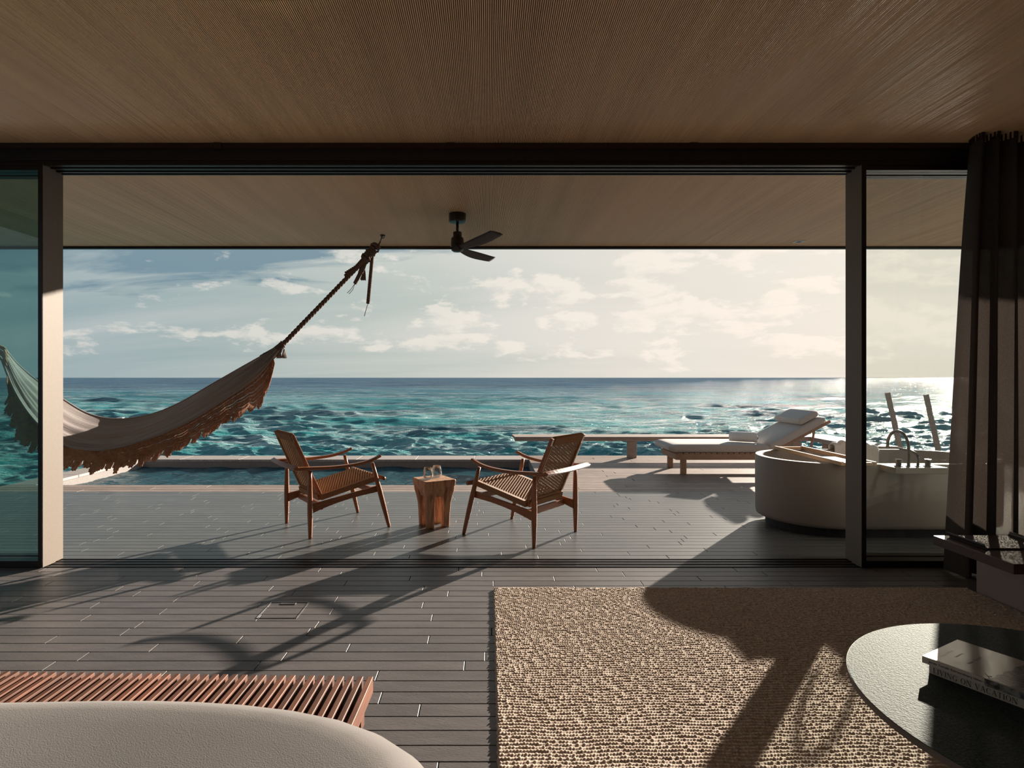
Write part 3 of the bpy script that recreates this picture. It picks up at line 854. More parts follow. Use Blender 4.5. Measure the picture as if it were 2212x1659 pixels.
# ================================================================== HAMMOCK
def hammock():
    V = Vector
    P1, P2 = V((-1.128, 6.31, 0)), V((-5.15, 4.42, 0))
    u = (P2-P1).normalized(); nrm = V((u.y, -u.x, 0))          # towards the camera side
    if nrm.y > 0: nrm = -nrm
    h = empty('hammock', (P1.x, P1.y, CZ), label='grey cloth hammock with brown macrame fringe hung across the terrace', cat='hammock')
    inv = Matrix.Translation(-Vector(h.location))
    def B(mb, name, m, smooth=True, parent=None, lab=None):
        o = mb.build(name, m, h, smooth=smooth); o.matrix_parent_inverse = inv
        if lab: o['label'] = lab
        return o
    def on(px, py, lat=0.0):
        """point seen at the pixel, lying in the hammock's vertical plane moved sideways by lat"""
        q = P1+nrm*lat; kx = (px-CX)/F
        s = (kx*q.y-q.x)/(u.x-kx*u.y)
        Yv = q.y+u.y*s
        return at(px, py, Yv)
    n = 150
    # far edge, belly, front fold, near hem
    far = [(610, 744), (538, 784), (461, 828), (384, 872), (318, 897), (250, 905), (190, 893), (133, 860), (85, 826), (40, 788), (10, 752)]
    belly = [(609, 748), (545, 800), (470, 850), (392, 896), (322, 930), (255, 950), (190, 950), (133, 932), (84, 884), (42, 830), (8, 766)]
    hem = [(606, 752), (556, 812), (486, 862), (404, 912), (330, 944), (262, 964), (200, 972), (133, 958), (76, 910), (34, 850), (5, 780)]
    def lat(t_, w): return w*math.sin(PI*min(max(t_, 0), 1))**.75
    rows = []
    C = {}
    for nm, pts, w in (('far', far, -.34), ('belly', belly, -.02), ('hem', hem, .30)):
        m_ = len(pts)-1
        C[nm] = smooth_curve([on(p[0], p[1], lat(k/m_, w)) for k, p in enumerate(pts)], n)
    # three dimensional sag: belly is below both edges in space
    K = 41
    Pm = np.zeros((K, n, 3))
    for j in range(n):
        t_ = j/(n-1); wv = math.sin(PI*t_)
        f_, b_, e_ = C['far'][j], C['belly'][j], C['hem'][j]
        for i in range(K):
            v = i/(K-1)
            # quadratic through far, belly, hem
            p = f_*((1-v)*(1-2*v))+b_*(4*v*(1-v))+e_*(v*(2*v-1))
            fold = (.018+.022*(1-wv))*math.sin(v*PI*12+t_*2)*(.40+.60*(1-wv**2)) + .012*math.sin(v*PI*5+1.5+t_*4)
            roll = -.03*wv*max(0, (v-.88)/.12)**2
            Pm[i, j] = (p.x, p.y, p.z+fold*min(1, 3*v)*min(1, 3*(1-v))+roll)
    o = bpy.data.objects.new('cloth', grid_mesh('cloth', Pm, M['cloth'], uv=True)); sc.collection.objects.link(o)
    o.parent = h; o.matrix_parent_inverse = inv
    md = o.modifiers.new('thick', 'SOLIDIFY'); md.thickness = 0.004
    # hem roll
    B(MB().tube(C['hem'], .009, 8), 'hem_roll', M['cloth'])
    B(MB().tube(C['far'], .007, 8), 'hem_roll', M['cloth'])
    # fringe: a lattice of cords hanging from the hem, with tassels along a scalloped lower edge
    hemc = C['hem']
    def hp(s): 
        s = min(max(s, 0), 1)*(n-1); i = min(int(s), n-2); return hemc[i].lerp(hemc[i+1], s-i)
    prof = [(0.03, .03), (.06, .20), (.10, .25), (.15, .185), (.25, .155), (.35, .145), (.45, .125), (.55, .105), (.65, .09), (.75, .12), (.84, .20), (.90, .25), (.94, .16), (.965, .04)]
    def hgt(s):
        for (a, ha), (b, hb) in zip(prof, prof[1:]):
            if a <= s <= b: return ha+(hb-ha)*(s-a)/(b-a)
        return .02
    nsc = 30
    def low(s): return hgt(s)*(1+.13*abs(math.sin(PI*s*nsc))-.06)
    out = nrm*.03+V((.012, 0, 0))
    def fp(s, t_):
        sway = .006*math.sin(s*61+t_*5)
        q = hp(s)
        return V((q.x, q.y, q.z-.006))+V((.0, 0, -1))*t_*low(s)+out*math.sin(t_*PI*.6)+nrm*(sway+.03*t_*math.sin(s*nsc*PI*.5)*.6)
    net = MB(); S0, S1, NS = .035, .962, 330
    for k in range(NS):
        s0 = S0+(S1-S0)*k/NS
        for sg in (-1, 1):
            pts = []
            for q in range(8):
                t_ = q/7; s_ = s0+sg*t_*.020
                if s_ < S0 or s_ > S1: break
                pts.append(fp(s_, t_))
            if len(pts) > 1: net.tube(pts, .0030, 3, False)
        pts = [fp(s0, q/5) for q in range(6)]
        net.tube(pts, .0026, 3, False)
    for t_ in (.0, .04, .12, .2, .28, .36, .46, .58, .7, .82, .94, 1.0):
        net.tube([fp(S0+(S1-S0)*k/220, t_) for k in range(221)], .0032, 4, False)
    B(net, 'macrame_fringe', M['macrame'], lab='brown macrame fringe hanging from the near hem')
    tz = MB()
    for k in range(34):
        sc0 = S0+.02+(S1-S0-.03)*k/34; lean = V((-.035+.02*math.sin(k*1.9), 0, 0)); Lk = .045+.035*(math.sin(k*2.3)*.5+.5)
        for q in range(9):
            s_ = sc0+(S1-S0)/34*(q/9)*.86; p = fp(s_, 1.0)
            L = Lk*(.65+.45*math.sin(PI*(q+.8)/9))*random.uniform(.85, 1.15)
            dx = lean*(L/.07)+V((random.uniform(-.006, .006), random.uniform(-.008, .008), 0))
            tz.tube([p+V((0, 0, .01)), p+V((0, 0, -L*.5))+dx*.4, p+V((0, 0, -L))+dx], [.0045, .0060, .0078], 5)
    B(tz, 'fringe_tassels', M['macrame'])
    for k in range(34):
        ti = MB()
        s_ = .06+.88*k/33
        ti.tube([fp(s_, .03), fp(s_+.003, .22)], .0035, 4)
        ti.tube([fp(s_, .03), fp(s_+.003, .22)+nrm*.004], .003, 4)
        B(ti, 'lacing_tie', M['tie'])
    # rope from the cloth to the hook: three strands twisted
    neck = on(611, 744); mid = on(742, 600); knot = on(800, 548); hook = V((P1.x, P1.y, CZ-.012))
    def twist(a, b, r, rs, turns, strands=3, taper=1.0):
        d = (b-a); e1 = d.normalized().cross(V((0, 0, 1))).normalized(); e2 = e1.cross(d.normalized())
        mb = MB()
        for q in range(strands):
            pts, rr = [], []
            N_ = int(turns*9)
            for i in range(N_+1):
                t_ = i/N_; a_ = 2*PI*(turns*t_+q/strands); k_ = 1+(taper-1)*t_
                pts.append(a+d*t_+(e1*math.cos(a_)+e2*math.sin(a_))*r*k_); rr.append(rs*k_)
            mb.tube(pts, rr, 6)
        return mb
    B(twist(neck, knot, .013, .013, 11), 'rope', M['rope'])
    # gathered knots where cloth meets the rope
    g = MB()
    for q in range(16):
        a_ = q*2.4; st_ = V((math.cos(a_)*.022, math.sin(a_)*.02, math.sin(a_*1.7)*.022))
        e_ = hp(0).lerp(C['far'][int(2+q*.5)], q/15)+V((0, 0, random.uniform(-.02, .02)))
        g.tube([neck+(mid-neck)*.06+st_*.3, neck+st_*.8, e_+V((-.03, -.01, -.015))+st_*.5], [.006, .009, .006], 6)
    for q in range(5):
        p = neck+V((-.012*q, -.004*q, -.014*q)); g.tube([p+V((-.02, 0, .028)), p+V((.012, -.02, 0)), p+V((.018, 0, -.03))], .0085, 6)
    B(g, 'gathering_knots', M['rope'])
    # big wrapped knot below the hook
    kn = MB(); top = on(818, 528)
    kn.tube([on(745, 596), on(768, 580), on(786, 563), on(800, 545), on(808, 533)], [.017, .026, .036, .042, .028], 10)
    d = (on(812, 530)-on(770, 578)); e1 = d.normalized().cross(V((0, 0, 1))).normalized(); e2 = e1.cross(d.normalized())
    for q in range(9):
        ctr = on(775, 575)+d*(.30+.075*q)
        kn.tube([ctr+(e1*math.cos(a)+e2*math.sin(a))*(.044+.006*math.sin(q*2))+d*.03*math.sin(a+q) for a in [2*PI*i/12 for i in range(13)]], .011, 6)
    B(kn, 'knot', M['rope'])
    B(twist(on(770, 578), on(748, 592), .020, .010, 2, 3), 'knot_tail_loop', M['rope'])
    # tails
    a = on(805, 545); b_ = on(795, 655)
    B(twist(a, b_, .010, .011, 11), 'tail_rope', M['rope'])
    B(MB().tube([b_, on(790, 672), on(787, 683)], .0035, 5), 'tail_string', M['rope'])
    a = on(790, 560); b_ = on(767, 612)
    B(twist(a, on(779, 590), .016, .015, 3), 'tail_rope', M['rope'])
    B(twist(on(779, 588), b_, .011, .011, 4), 'tail_rope', M['rope'])
    B(MB().tube([b_, on(758, 625), on(750, 633)], .003, 5), 'tail_string', M['rope'])
    B(MB().tube([b_, on(762, 626), on(754, 635)], .003, 5), 'tail_string', M['rope'])
    tl = MB()
    for q in range(9):
        tl.tube([on(786, 572), on(784+q*.6, 590), on(779+q*1.3, 604+(q % 3))], .006, 5)
    B(tl, 'frayed_tail', M['rope'])
    # hook and lanyard
    B(MB().tube([top, top.lerp(hook, .5), hook], .0055, 6), 'lanyard', M['rope'])
    B(MB().tube([on(807, 540), top, on(822, 522)], [.012, .010, .006], 8), 'lanyard_loop', M['rope'])
    hk = MB(); hk.lathe([(.001, 0), (.028, 0), (.028, -.006), (.001, -.006)], 16, (P1.x, P1.y, CZ-.008))
    hk.tube([hook+V((.016*math.cos(a), 0, -.012+.016*math.sin(a))) for a in [2*PI*i/14 for i in range(15)]], .004, 6)
    B(hk, 'ceiling_hook', M['black'])
    # tassels at the neck
    for px_, py_ in ((603, 768), (614, 768)):
        tp = on(px_, py_-14); ts = MB(); ts.tube([neck+V((0, 0, -.02)), tp], .003, 4)
        ts.lathe([(.001, 0), (.008, -.004), (.011, -.02), (.016, -.05), (.022, -.085), (.020, -.092), (.001, -.088)], 12, tp)
        for q in range(18):
            a_ = q*PI/9
            ts.tube([tp+V((.009*math.cos(a_), .009*math.sin(a_), -.012)), tp+V((.024*math.cos(a_), .024*math.sin(a_), -.088+random.uniform(-.006, .006)))], .003, 4)
        B(ts, 'tassel', M['tassel'])
    # left end: cords gathering to the second hook
    l0 = C['hem'][-1]; hook2 = V((P2.x, P2.y, CZ-.012)); neck2 = (C['far'][-1]+C['hem'][-1])*.5+u*.12+V((0, 0, .12))
    cd = MB()
    for q in range(14):
        i = int(q/13*(K-1)); p = V(Pm[i, -1]); cd.tube([V(Pm[i, -5]), p, neck2], [.006, .007, .006], 5)
    B(cd, 'gathering_cords', M['tie'])
    B(twist(neck2, hook2+V((0, 0, -.05)), .012, .012, 9), 'rope', M['rope'])
    hk = MB(); hk.lathe([(.001, 0), (.028, 0), (.028, -.006), (.001, -.006)], 16, (P2.x, P2.y, CZ-.008))
    hk.tube([hook2+V((0, 0, .01)), hook2+V((0, 0, -.06))], .005, 6); B(hk, 'ceiling_hook', M['black'])
hammock()

# ================================================================== CEILING FAN
def fan():
    f = empty('ceiling_fan', (-.285, 5.49, CZ-.008), label='dark three-blade ceiling fan on a short rod under the terrace roof', cat='fan')
    MB().lathe([(.001, 0), (.079, 0), (.080, -.012), (.080, -.066), (.072, -.078), (.03, -.082), (.001, -.082)], 40).build('canopy', M['black'], f, smooth=True, recalc=True).modifiers.new('e', 'EDGE_SPLIT')
    MB().lathe([(.001, -.08), (.0125, -.08), (.0125, -.19), (.001, -.19)], 20).build('rod', M['black'], f, smooth=True, recalc=True)
    MB().lathe([(.001, -.170), (.040, -.170), (.041, -.178), (.041, -.212), (.056, -.226), (.060, -.234), (.060, -.262), (.062, -.264), (.062, -.300), (.056, -.340), (.040, -.352), (.001, -.354)], 40).build('motor_housing', M['black'], f, smooth=True, recalc=True)
    for k, a in enumerate((182, 303, 60)):
        rings = []
        N = 14
        for i in range(N+1):
            t_ = i/N; r = .05+.62*t_; wd = (.055+.075*math.sin(min(1, t_*1.5)*PI/2)-.018*t_)*(1 if t_ < .93 else .9)
            tw = math.radians(-24+8*t_); sw = .03*math.sin(t_*PI)*.5; z = -.322+.012*t_
            ring = []
            for q, hh in ((-1, 0), (-.5, .0035), (.5, .0045), (1, 0), (.5, -.0015), (-.5, -.0025)):
                yq = q*wd/2+sw
                xo = 0 if t_ < 1 else (-.03 if q < 0 else .012)*abs(q)
                ring.append((r+xo, yq*math.cos(tw)-hh*math.sin(tw), z+yq*math.sin(tw)+hh*math.cos(tw)))
            rings.append(ring)
        b = MB().loft(rings).build('blade', M['fanblade'], f, smooth=True, recalc=True)
        b.rotation_euler = (0, 0, math.radians(a))
fan()
d = empty('downlight', (3.49, 6.60, CZ-.008), label='small square white recessed downlight near the roof edge', cat='light')
for x0, x1, y0, y1 in ((-.055, -.03, -.055, .055), (.03, .055, -.055, .055), (-.03, .03, -.055, -.03), (-.03, .03, .03, .055)):
    MB().box(x0, x1, y0, y1, -.005, 0).build('trim_strip', M['white'], d)
MB().box(-.03, .03, -.03, .03, -.002, 0).build('lens', M['black'], d)

# ================================================================== BATHTUB
def stadium(c0, c1, r, z, n=28, ys=1.0):
    pts = []
    for k in range(n+1):
        a = PI/2+PI*k/n; pts.append((c0+r*math.cos(a), 5.0+r*ys*math.sin(a), z))
    for k in range(n+1):
        a = -PI/2+PI*k/n; pts.append((c1+r*math.cos(a), 5.0+r*ys*math.sin(a), z))
    return pts
tubo = empty('bathtub', (3.27, 5.0, 0), label='large rounded freestanding beige stone bathtub on the terrace', cat='bathtub')
tinv = Matrix.Translation(-Vector(tubo.location))
a0, a1 = 2.80, 3.75
rings = [stadium(a0, a1, r, z) for r, z in ((.462, .075), (.474, .082), (.480, .11), (.482, .35), (.482, .574), (.478, .583), (.436, .583), (.430, .576), (.415, .40), (.385, .20), (.34, .15), (.25, .14))]
o = MB().loft(rings).build('tub_shell', M['tub'], tubo, smooth=True, recalc=True); o.matrix_parent_inverse = tinv
o.modifiers.new('e', 'EDGE_SPLIT').split_angle = math.radians(50)
o = MB().loft([stadium(a0, a1, .40, .001), stadium(a0, a1, .40, .076)]).build('plinth', M['plinth'], tubo, recalc=True); o.matrix_parent_inverse = tinv
o = MB().box(3.01, 3.405, 4.345, 4.53, .535, .583).build('tap_ledge', M['tub'], tubo, bevel=0.006); o.matrix_parent_inverse = tinv
# taps
tap = empty('bath_tap', (3.155, 4.41, .5835), label='tall arched metal bath spout with two knobs on the tub ledge', cat='tap')
pts = [(0, 0, 0), (0, 0, .05), (0, 0, .12)]+[(0, .115-.115*math.cos(a), .14+.115*math.sin(a)) for a in [PI*i/14 for i in range(15)]]+[(0, .232, .115)]
MB().tube(pts, [.011]*18+[.0115], 14).build('spout', M['faucet'], tap, smooth=True)
for x in (-.075, .145):
    MB().lathe([(.001, 0), (.030, 0), (.030, .006), (.019, .007), (.019, .038), (.021, .040), (.021, .054), (.001, .055)], 24, (x, 0, 0)).build('knob', M['faucet'], tap, smooth=False, recalc=True)
for x in (0, .07):
    MB().lathe([(.012, 0), (.021, 0), (.021, .005), (.012, .006)], 20, (x, 0, 0)).build('collar', M['faucet'], tap, recalc=True)
hs = MB(); hs.tube([(.07, 0, 0), (.07, 0, .055), (.07, .004, .075)], [.010, .010, .012], 12)
hs.tube([(.07, -.005, .078), (.07, .03, .095), (.07, .07, .108), (.07, .21, .112)], [.009, .010, .009, .009], 12)
hs.build('hand_shower', M['faucet'], tap, smooth=True)
# bath tray
bt = empty('bath_tray', (2.80, 4.965, .5835), label='narrow pale wooden bath tray laid across the tub', cat='tray')
for x in (-.125, .125):
    MB().box(x-.012, x+.012, -.53, .51, 0.0, .030).build('tray_rail', M['tray'], bt, bevel=0.003)
for y in (-.515, .495):
    MB().box(-.112, .112, y-.014, y+.014, .002, .024).build('tray_end', M['tray'], bt, bevel=0.002)
MB().box(-.112, .112, -.49, -.10, .004, .012).build('tray_shelf', M['tray'], bt)
# towel over the far rim
def drape():
    xs = np.linspace(3.19, 3.60, 40); K = 60; P = np.zeros((K, 40, 3))
    for i in range(K):
        t_ = i/(K-1)
        for j, x in enumerate(xs):
            w_ = .006*math.sin(x*46+t_*3)+.004*math.sin(x*90)
            if t_ < .38: y, z = 5.424-.02-.012*(.38-t_)-w_, .598-(.38-t_)*.62
            elif t_ < .62:
                a_ = (t_-.38)/.24*PI; y, z = 5.458-.052*math.cos(a_), .600+.030*math.sin(a_)
            else: y, z = 5.512+w_, .600-(t_-.62)*.9
            edge = math.sin(PI*(j/39))**.35
            hump = .030*math.exp(-((j/39-.30)/.22)**2)+.016*math.exp(-((j/39-.78)/.12)**2)-.018*(j/39)
            top = math.exp(-((t_-.5)/.20)**2)
            sl = .05*(t_-.5)*math.sin(j/39*2.6)
            P[i, j] = (x+sl, y-(.012*math.sin(j*.55+t_*2) if t_ < .38 else 0)*.5, z+.014*edge*(1 if .3 < t_ < .7 else .4)+(hump+.006*math.sin(j*.9))*top)
    o = bpy.data.objects.new('bath_towel', grid_mesh('bath_towel', P, M['towel'])); sc.collection.objects.link(o)
    o.modifiers.new('t', 'SOLIDIFY').thickness = 0.008
    tag(o, 'white bath towel draped over the far rim of the tub', 'towel')
drape()

# ================================================================== SUN LOUNGER
def lounger():
    L = empty('sun_lounger', (3.35, 7.88, 0), label='teak sun lounger with grey mattress and raised back by the deck bench', cat='lounger')
    inv = Matrix.Translation(-Vector(L.location))
    def B(mb, nm, m, **k): o = mb.build(nm, m, L, **k); o.matrix_parent_inverse = inv; return o
    X0, X1, Y0, Y1 = 2.42, 4.30, 7.56, 8.22
    zf = .265
    for y in (Y0+.012, Y1-.012): B(MB().box(X0, X1, y-.012, y+.012, zf-.075, zf), 'side_rail', M['loungewood'], bevel=.002)
    for x in (X0+.012, X1-.012): B(MB().box(x-.012, x+.012, Y0+.025, Y1-.025, zf-.075, zf), 'end_rail', M['loungewood'], bevel=.002)
    for x in (X0+.11, X1-.2):
        for y in (Y0+.055, Y1-.055): B(MB().box(x-.034, x+.034, y-.028, y+.028, 0, zf-.002), 'leg', M['loungewood'], bevel=.004)
    k = 0; x = X0+.03
    while x < 3.58:
        B(MB().box(x, x+.058, Y0+.002, Y1-.002, zf+.001, zf+.017), 'slat', M['loungewood']); x += .072
    # mattress: flat part and raised part
    def cushion(ox, oz, ang, ln, th, y0, y1, nm, puff=.010, parent=None):
        rings = []
        n = 20
        for i in range(n+1):
            t_ = i/n; s_ = t_*ln; e = min(1, min(t_, 1-t_)*n/1.6)**.5
            hh = th*(.55+.45*e)+puff*math.sin(PI*t_)*.3
            ring = []
            N = 24
            for j in range(N):
                a = 2*PI*j/N; c, s = math.cos(a), math.sin(a)
                yy = (y0+y1)/2+(y1-y0)/2*(abs(c)**.22)*(1 if c > 0 else -1)*(.985+.015*e)
                zz = th/2+hh/2*(abs(s)**.35)*(1 if s > 0 else -1)
                ring.append((ox+s_*math.cos(ang)-zz*math.sin(ang), yy, oz+s_*math.sin(ang)+zz*math.cos(ang)))
            rings.append(ring)
        return B(MB().loft(rings), nm, M['cushion'], smooth=True, recalc=True)
    an = math.radians(28)
    cushion(2.33, zf+.018, 0, 1.29, .112, Y0-.03, Y1+.03, 'mattress')
    cushion(3.64, zf+.030, an, .80, .108, Y0-.03, Y1+.03, 'back_mattress')
    # pillow on the raised part
    px_, pz_ = 3.64+.50*math.cos(an)-.112*math.sin(an), zf+.030+.50*math.sin(an)+.112*math.cos(an)
    cushion(px_, pz_, an, .27, .085, Y0+.0, Y1-.0, 'head_pillow', puff=.03)
    # raised back slats
    for s_ in np.arange(.04, .86, .082):
        b = MB(); m_ = Matrix.Translation((3.62, 0, zf+.012)) @ Matrix.Rotation(-an, 4, 'Y')
        b.box(s_, s_+.06, Y0+.002, Y1-.002, 0, .016, m_); B(b, 'slat', M['loungewood'])
    for y in (Y0+.04, Y1-.04):
        b = MB(); m_ = Matrix.Translation((3.62, 0, zf+.012)) @ Matrix.Rotation(-an, 4, 'Y')
        b.box(0, .90, y-.012, y+.012, -.034, 0, m_); B(b, 'back_rail', M['loungewood'])
        b = MB(); b.beam((4.18, y+.03, zf-.03), (3.62+.70*math.cos(an), y+.03, zf+.01+.66*math.sin(an)), .02, .02); B(b, 'prop', M['loungewood'])
    # rolled towel
    tw = empty('rolled_towel', (3.37, 7.76, zf+.136), label='rolled white towel lying on the sun lounger mattress', cat='towel')
    m = MB(); n = 40; rings = []
    def roll(r, y0, y1, dx=0):
        rings = []
        for i in range(9):
            t_ = i/8; rr = r*(1-.06*abs(2*t_-1)**3)
            rings.append([(dx+rr*1.05*math.cos(a), y0+(y1-y0)*t_, r*.93+rr*.93*math.sin(a)) for a in [2*PI*q/28 for q in range(28)]])
        return rings
    rz = MB().loft(roll(.072, -.17, .17)).build('towel_roll', M['towel'], tw, smooth=True, recalc=True)
    sp = MB(); sp.tube([( .0076*a*math.cos(a*1.0)*.95, -.173, .067+.0076*a*math.sin(a)*.9) for a in [i*.3 for i in range(29)]], .005, 5)
    sp.build('rolled_end', M['towelend'], tw, smooth=True)
    sp = MB().lathe([(.001, 0), (.065, 0), (.058, .004), (.001, .005)], 24); 
    e = sp.build('towel_band', M['towelend'], tw); e.rotation_euler = (PI/2, 0, 0); e.location = (0, -.168, .067)
    tw.rotation_euler = (0, 0, math.radians(62))
lounger()

# ================================================================== DECK BENCHES, LADDER, BOLLARD
b1 = empty('deck_bench', (2.9, 9.33, 0), label='long cantilevered grey timber bench along the far deck edge', cat='bench')
inv = Matrix.Translation(-Vector(b1.location))
o = MB().box(.415, 5.46, 9.12, 9.40, .263, .296).build('fascia_board', M['bench'], b1, bevel=.003); o.matrix_parent_inverse = inv
poly = [(.415, 9.12), (5.46, 9.12), (5.46, 9.56), (.385, 9.56)]
for k in range(4):
    ya = 9.12+k*.11
    o = MB().box(.415-.008*k, 5.46, ya+.001, ya+.106, .297, .329).build('seat_board', M['bench'], b1, bevel=.002, seg=1); o.matrix_parent_inverse = inv
for x in (2.245, 4.8):
    o = MB().box(x-.065, x+.065, 9.13, 9.24, 0, .262).build('leg', M['bench'], b1, bevel=.003); o.matrix_parent_inverse = inv
b2 = empty('deck_bench', (5.25, 8.5, 0), label='shorter grey timber bench turning toward the tub behind the lounger', cat='bench')
inv = Matrix.Translation(-Vector(b2.location))
for k in range(4):
    xa = 5.0+k*.125
    o = MB().box(xa, xa+.12, 7.87, 9.115, .297, .329).build('seat_board', M['bench'], b2, bevel=.002, seg=1); o.matrix_parent_inverse = inv
o = MB().box(5.0, 5.495, 7.87, 9.115, .263, .296).build('fascia_board', M['bench'], b2, bevel=.003); o.matrix_parent_inverse = inv
for y in (8.05, 8.85):
    o = MB().box(5.06, 5.44, y-.06, y+.06, 0, .262).build('leg', M['bench'], b2, bevel=.003); o.matrix_parent_inverse = inv
ld = empty('sea_ladder', (6.75, 9.45, 0), label='pair of leaning timber ladder rails rising beyond the tub', cat='ladder')
LY = DECK_END+.06
dirv = Vector((.235, .05, -.885)).normalized()
for (x, y) in ((1917, 848), (2000, 852)):
    p = at(x, y, LY); q = p+dirv*3.3
    o = MB().beam(p-ld.location, q-ld.location, .062, .05, up=(0, 1, 0), w2=.085, h2=.05).build('ladder_rail', M['bench'], ld, bevel=.006)
for k in range(5):
    p = at(1917, 848, LY)+dirv*(1.3+k*.3); q = at(2000, 852, LY)+dirv*(1.3+k*.3)
    MB().beam(p-ld.location, q-ld.location, .05, .03, up=(0, 1, 0)).build('rung', M['bench'], ld)
bo = empty('deck_bollard', (-5.46, 8.75, 0), label='slim white post lamp on the pool coping behind the hammock', cat='lamp')
MB().box(-.018, .018, -.018, .018, 0.0, .60).build('post', M['white'], bo, bevel=.002)
MB().box(-.055, .035, -.03, .03, .60, .655).build('lamp_head', M['white'], bo, bevel=.004)
MB().box(-.04, .04, -.04, .04, 0.0, .008).build('foot_plate', M['white'], bo)

# ================================================================== RIGHT SIDE: LEDGE, TRAY, CURTAIN
lg = empty('side_ledge', (3.2, 3.2, 0), label='low dark wood topped ledge on a plastered base by the curtain', cat='ledge')
inv = Matrix.Translation(-Vector(lg.location))
o = MB().box(2.62, 3.74, 2.93, 3.46, .268, .320).build('ledge_top', M['ledge'], lg, bevel=.002); o.matrix_parent_inverse = inv
o = MB().box(2.825, 3.74, 2.945, 3.40, 0.0, .267).build('ledge_base', M['base'], lg, bevel=.002); o.matrix_parent_inverse = inv
tr_ = empty('leather_tray', (2.865, 3.305, .3205), label='dark leather tray with curled sides on the low ledge', cat='tray')
MB().box(-.17, .17, -.13, .13, 0, .008).build('tray_floor', M['leather'], tr_, bevel=.001)
for s in (-1, 1):
    rings = []
    for k in range(9):
        y = -.13+.26*k/8
        rings.append([(s*(.168+.018*math.sin(a)), y, .006+.018*(1-math.cos(a))) for a in [PI*.6*i/6 for i in range(7)]]+[(s*(.168+.013*math.sin(a)), y, .010+.014*(1-math.cos(a))) for a in [PI*.6*i/6 for i in range(6, -1, -1)]])
    MB().loft(rings).build('curled_side', M['leather'], tr_, recalc=True)
def curtain():
    c = empty('curtain', (3.3, 3.7, CZ-.01), label='floor-length sheer brown curtain gathered at the right of the opening', cat='curtain')
    inv = Matrix.Translation(-Vector(c.location))
    ctl = [(2.955, 3.815), (2.950, 3.72), (2.965, 3.63), (3.01, 3.66), (3.03, 3.75), (3.07, 3.69), (3.10, 3.60), (3.14, 3.65), (3.16, 3.74), (3.20, 3.68), (3.24, 3.60), (3.29, 3.66), (3.33, 3.74), (3.38, 3.66), (3.44, 3.60), (3.50, 3.68), (3.56, 3.74), (3.62, 3.66), (3.70, 3.62)]
    line = smooth_curve([Vector((x, y, 0)) for x, y in ctl], 220)
    Rn = 60; P = np.zeros((Rn, 220, 3))
    for i in range(Rn):
        t_ = i/(Rn-1); z = .012+t_*(2.735-.012)
        for j, p in enumerate(line):
            s_ = j/219
            pinch = .15*(t_**1.6)*(1-s_)**2
            depth = (1-.35*t_)
            wv = .006*math.sin(z*3.1+s_*30)*(1-t_)
            P[i, j] = (p.x+pinch+wv+.012*math.sin(z*1.7)*(1-s_), 3.70+(p.y-3.70)*depth+wv, z)
    o = bpy.data.objects.new('curtain_cloth', grid_mesh('curtain_cloth', P, M['curtain'])); sc.collection.objects.link(o)
    o.parent = c; o.matrix_parent_inverse = inv
    # heading tape and gliders hanging from the rail
    hp_ = MB()
    for j in range(0, 220, 4): hp_.box(P[-1, j, 0]-.003, P[-1, j, 0]+.003, P[-1, j, 1]-.004, P[-1, j, 1]+.004, 2.73, 2.775)
    q = hp_.build('glider', M['walnut'], c); q.matrix_parent_inverse = inv
curtain()

# ================================================================== COFFEE TABLE AND BOOKS
TZ = .38
tb = empty('coffee_table', (1.585, 1.52, 0), label='round speckled dark stone coffee table on the rug, lower right', cat='table')
MB().lathe([(.001, TZ-.0225), (.555, TZ-.0225), (.562, TZ-.018), (.562, TZ-.001), (.001, TZ-.001)], 128).build('table_edge', M['tableedge'], tb, recalc=True)
MB().lathe([(.001, TZ-.0015), (.5615, TZ-.0015), (.5605, TZ), (.001, TZ)], 128).build('table_top', M['tablestone'], tb, recalc=True)
MB().lathe([(.001, .0168), (.30, .0168), (.30, .03), (.255, .05), (.21, .12), (.215, .26), (.30, TZ-.023), (.001, TZ-.023)], 64).build('pedestal', M['pedestal'], tb, smooth=False, recalc=True)

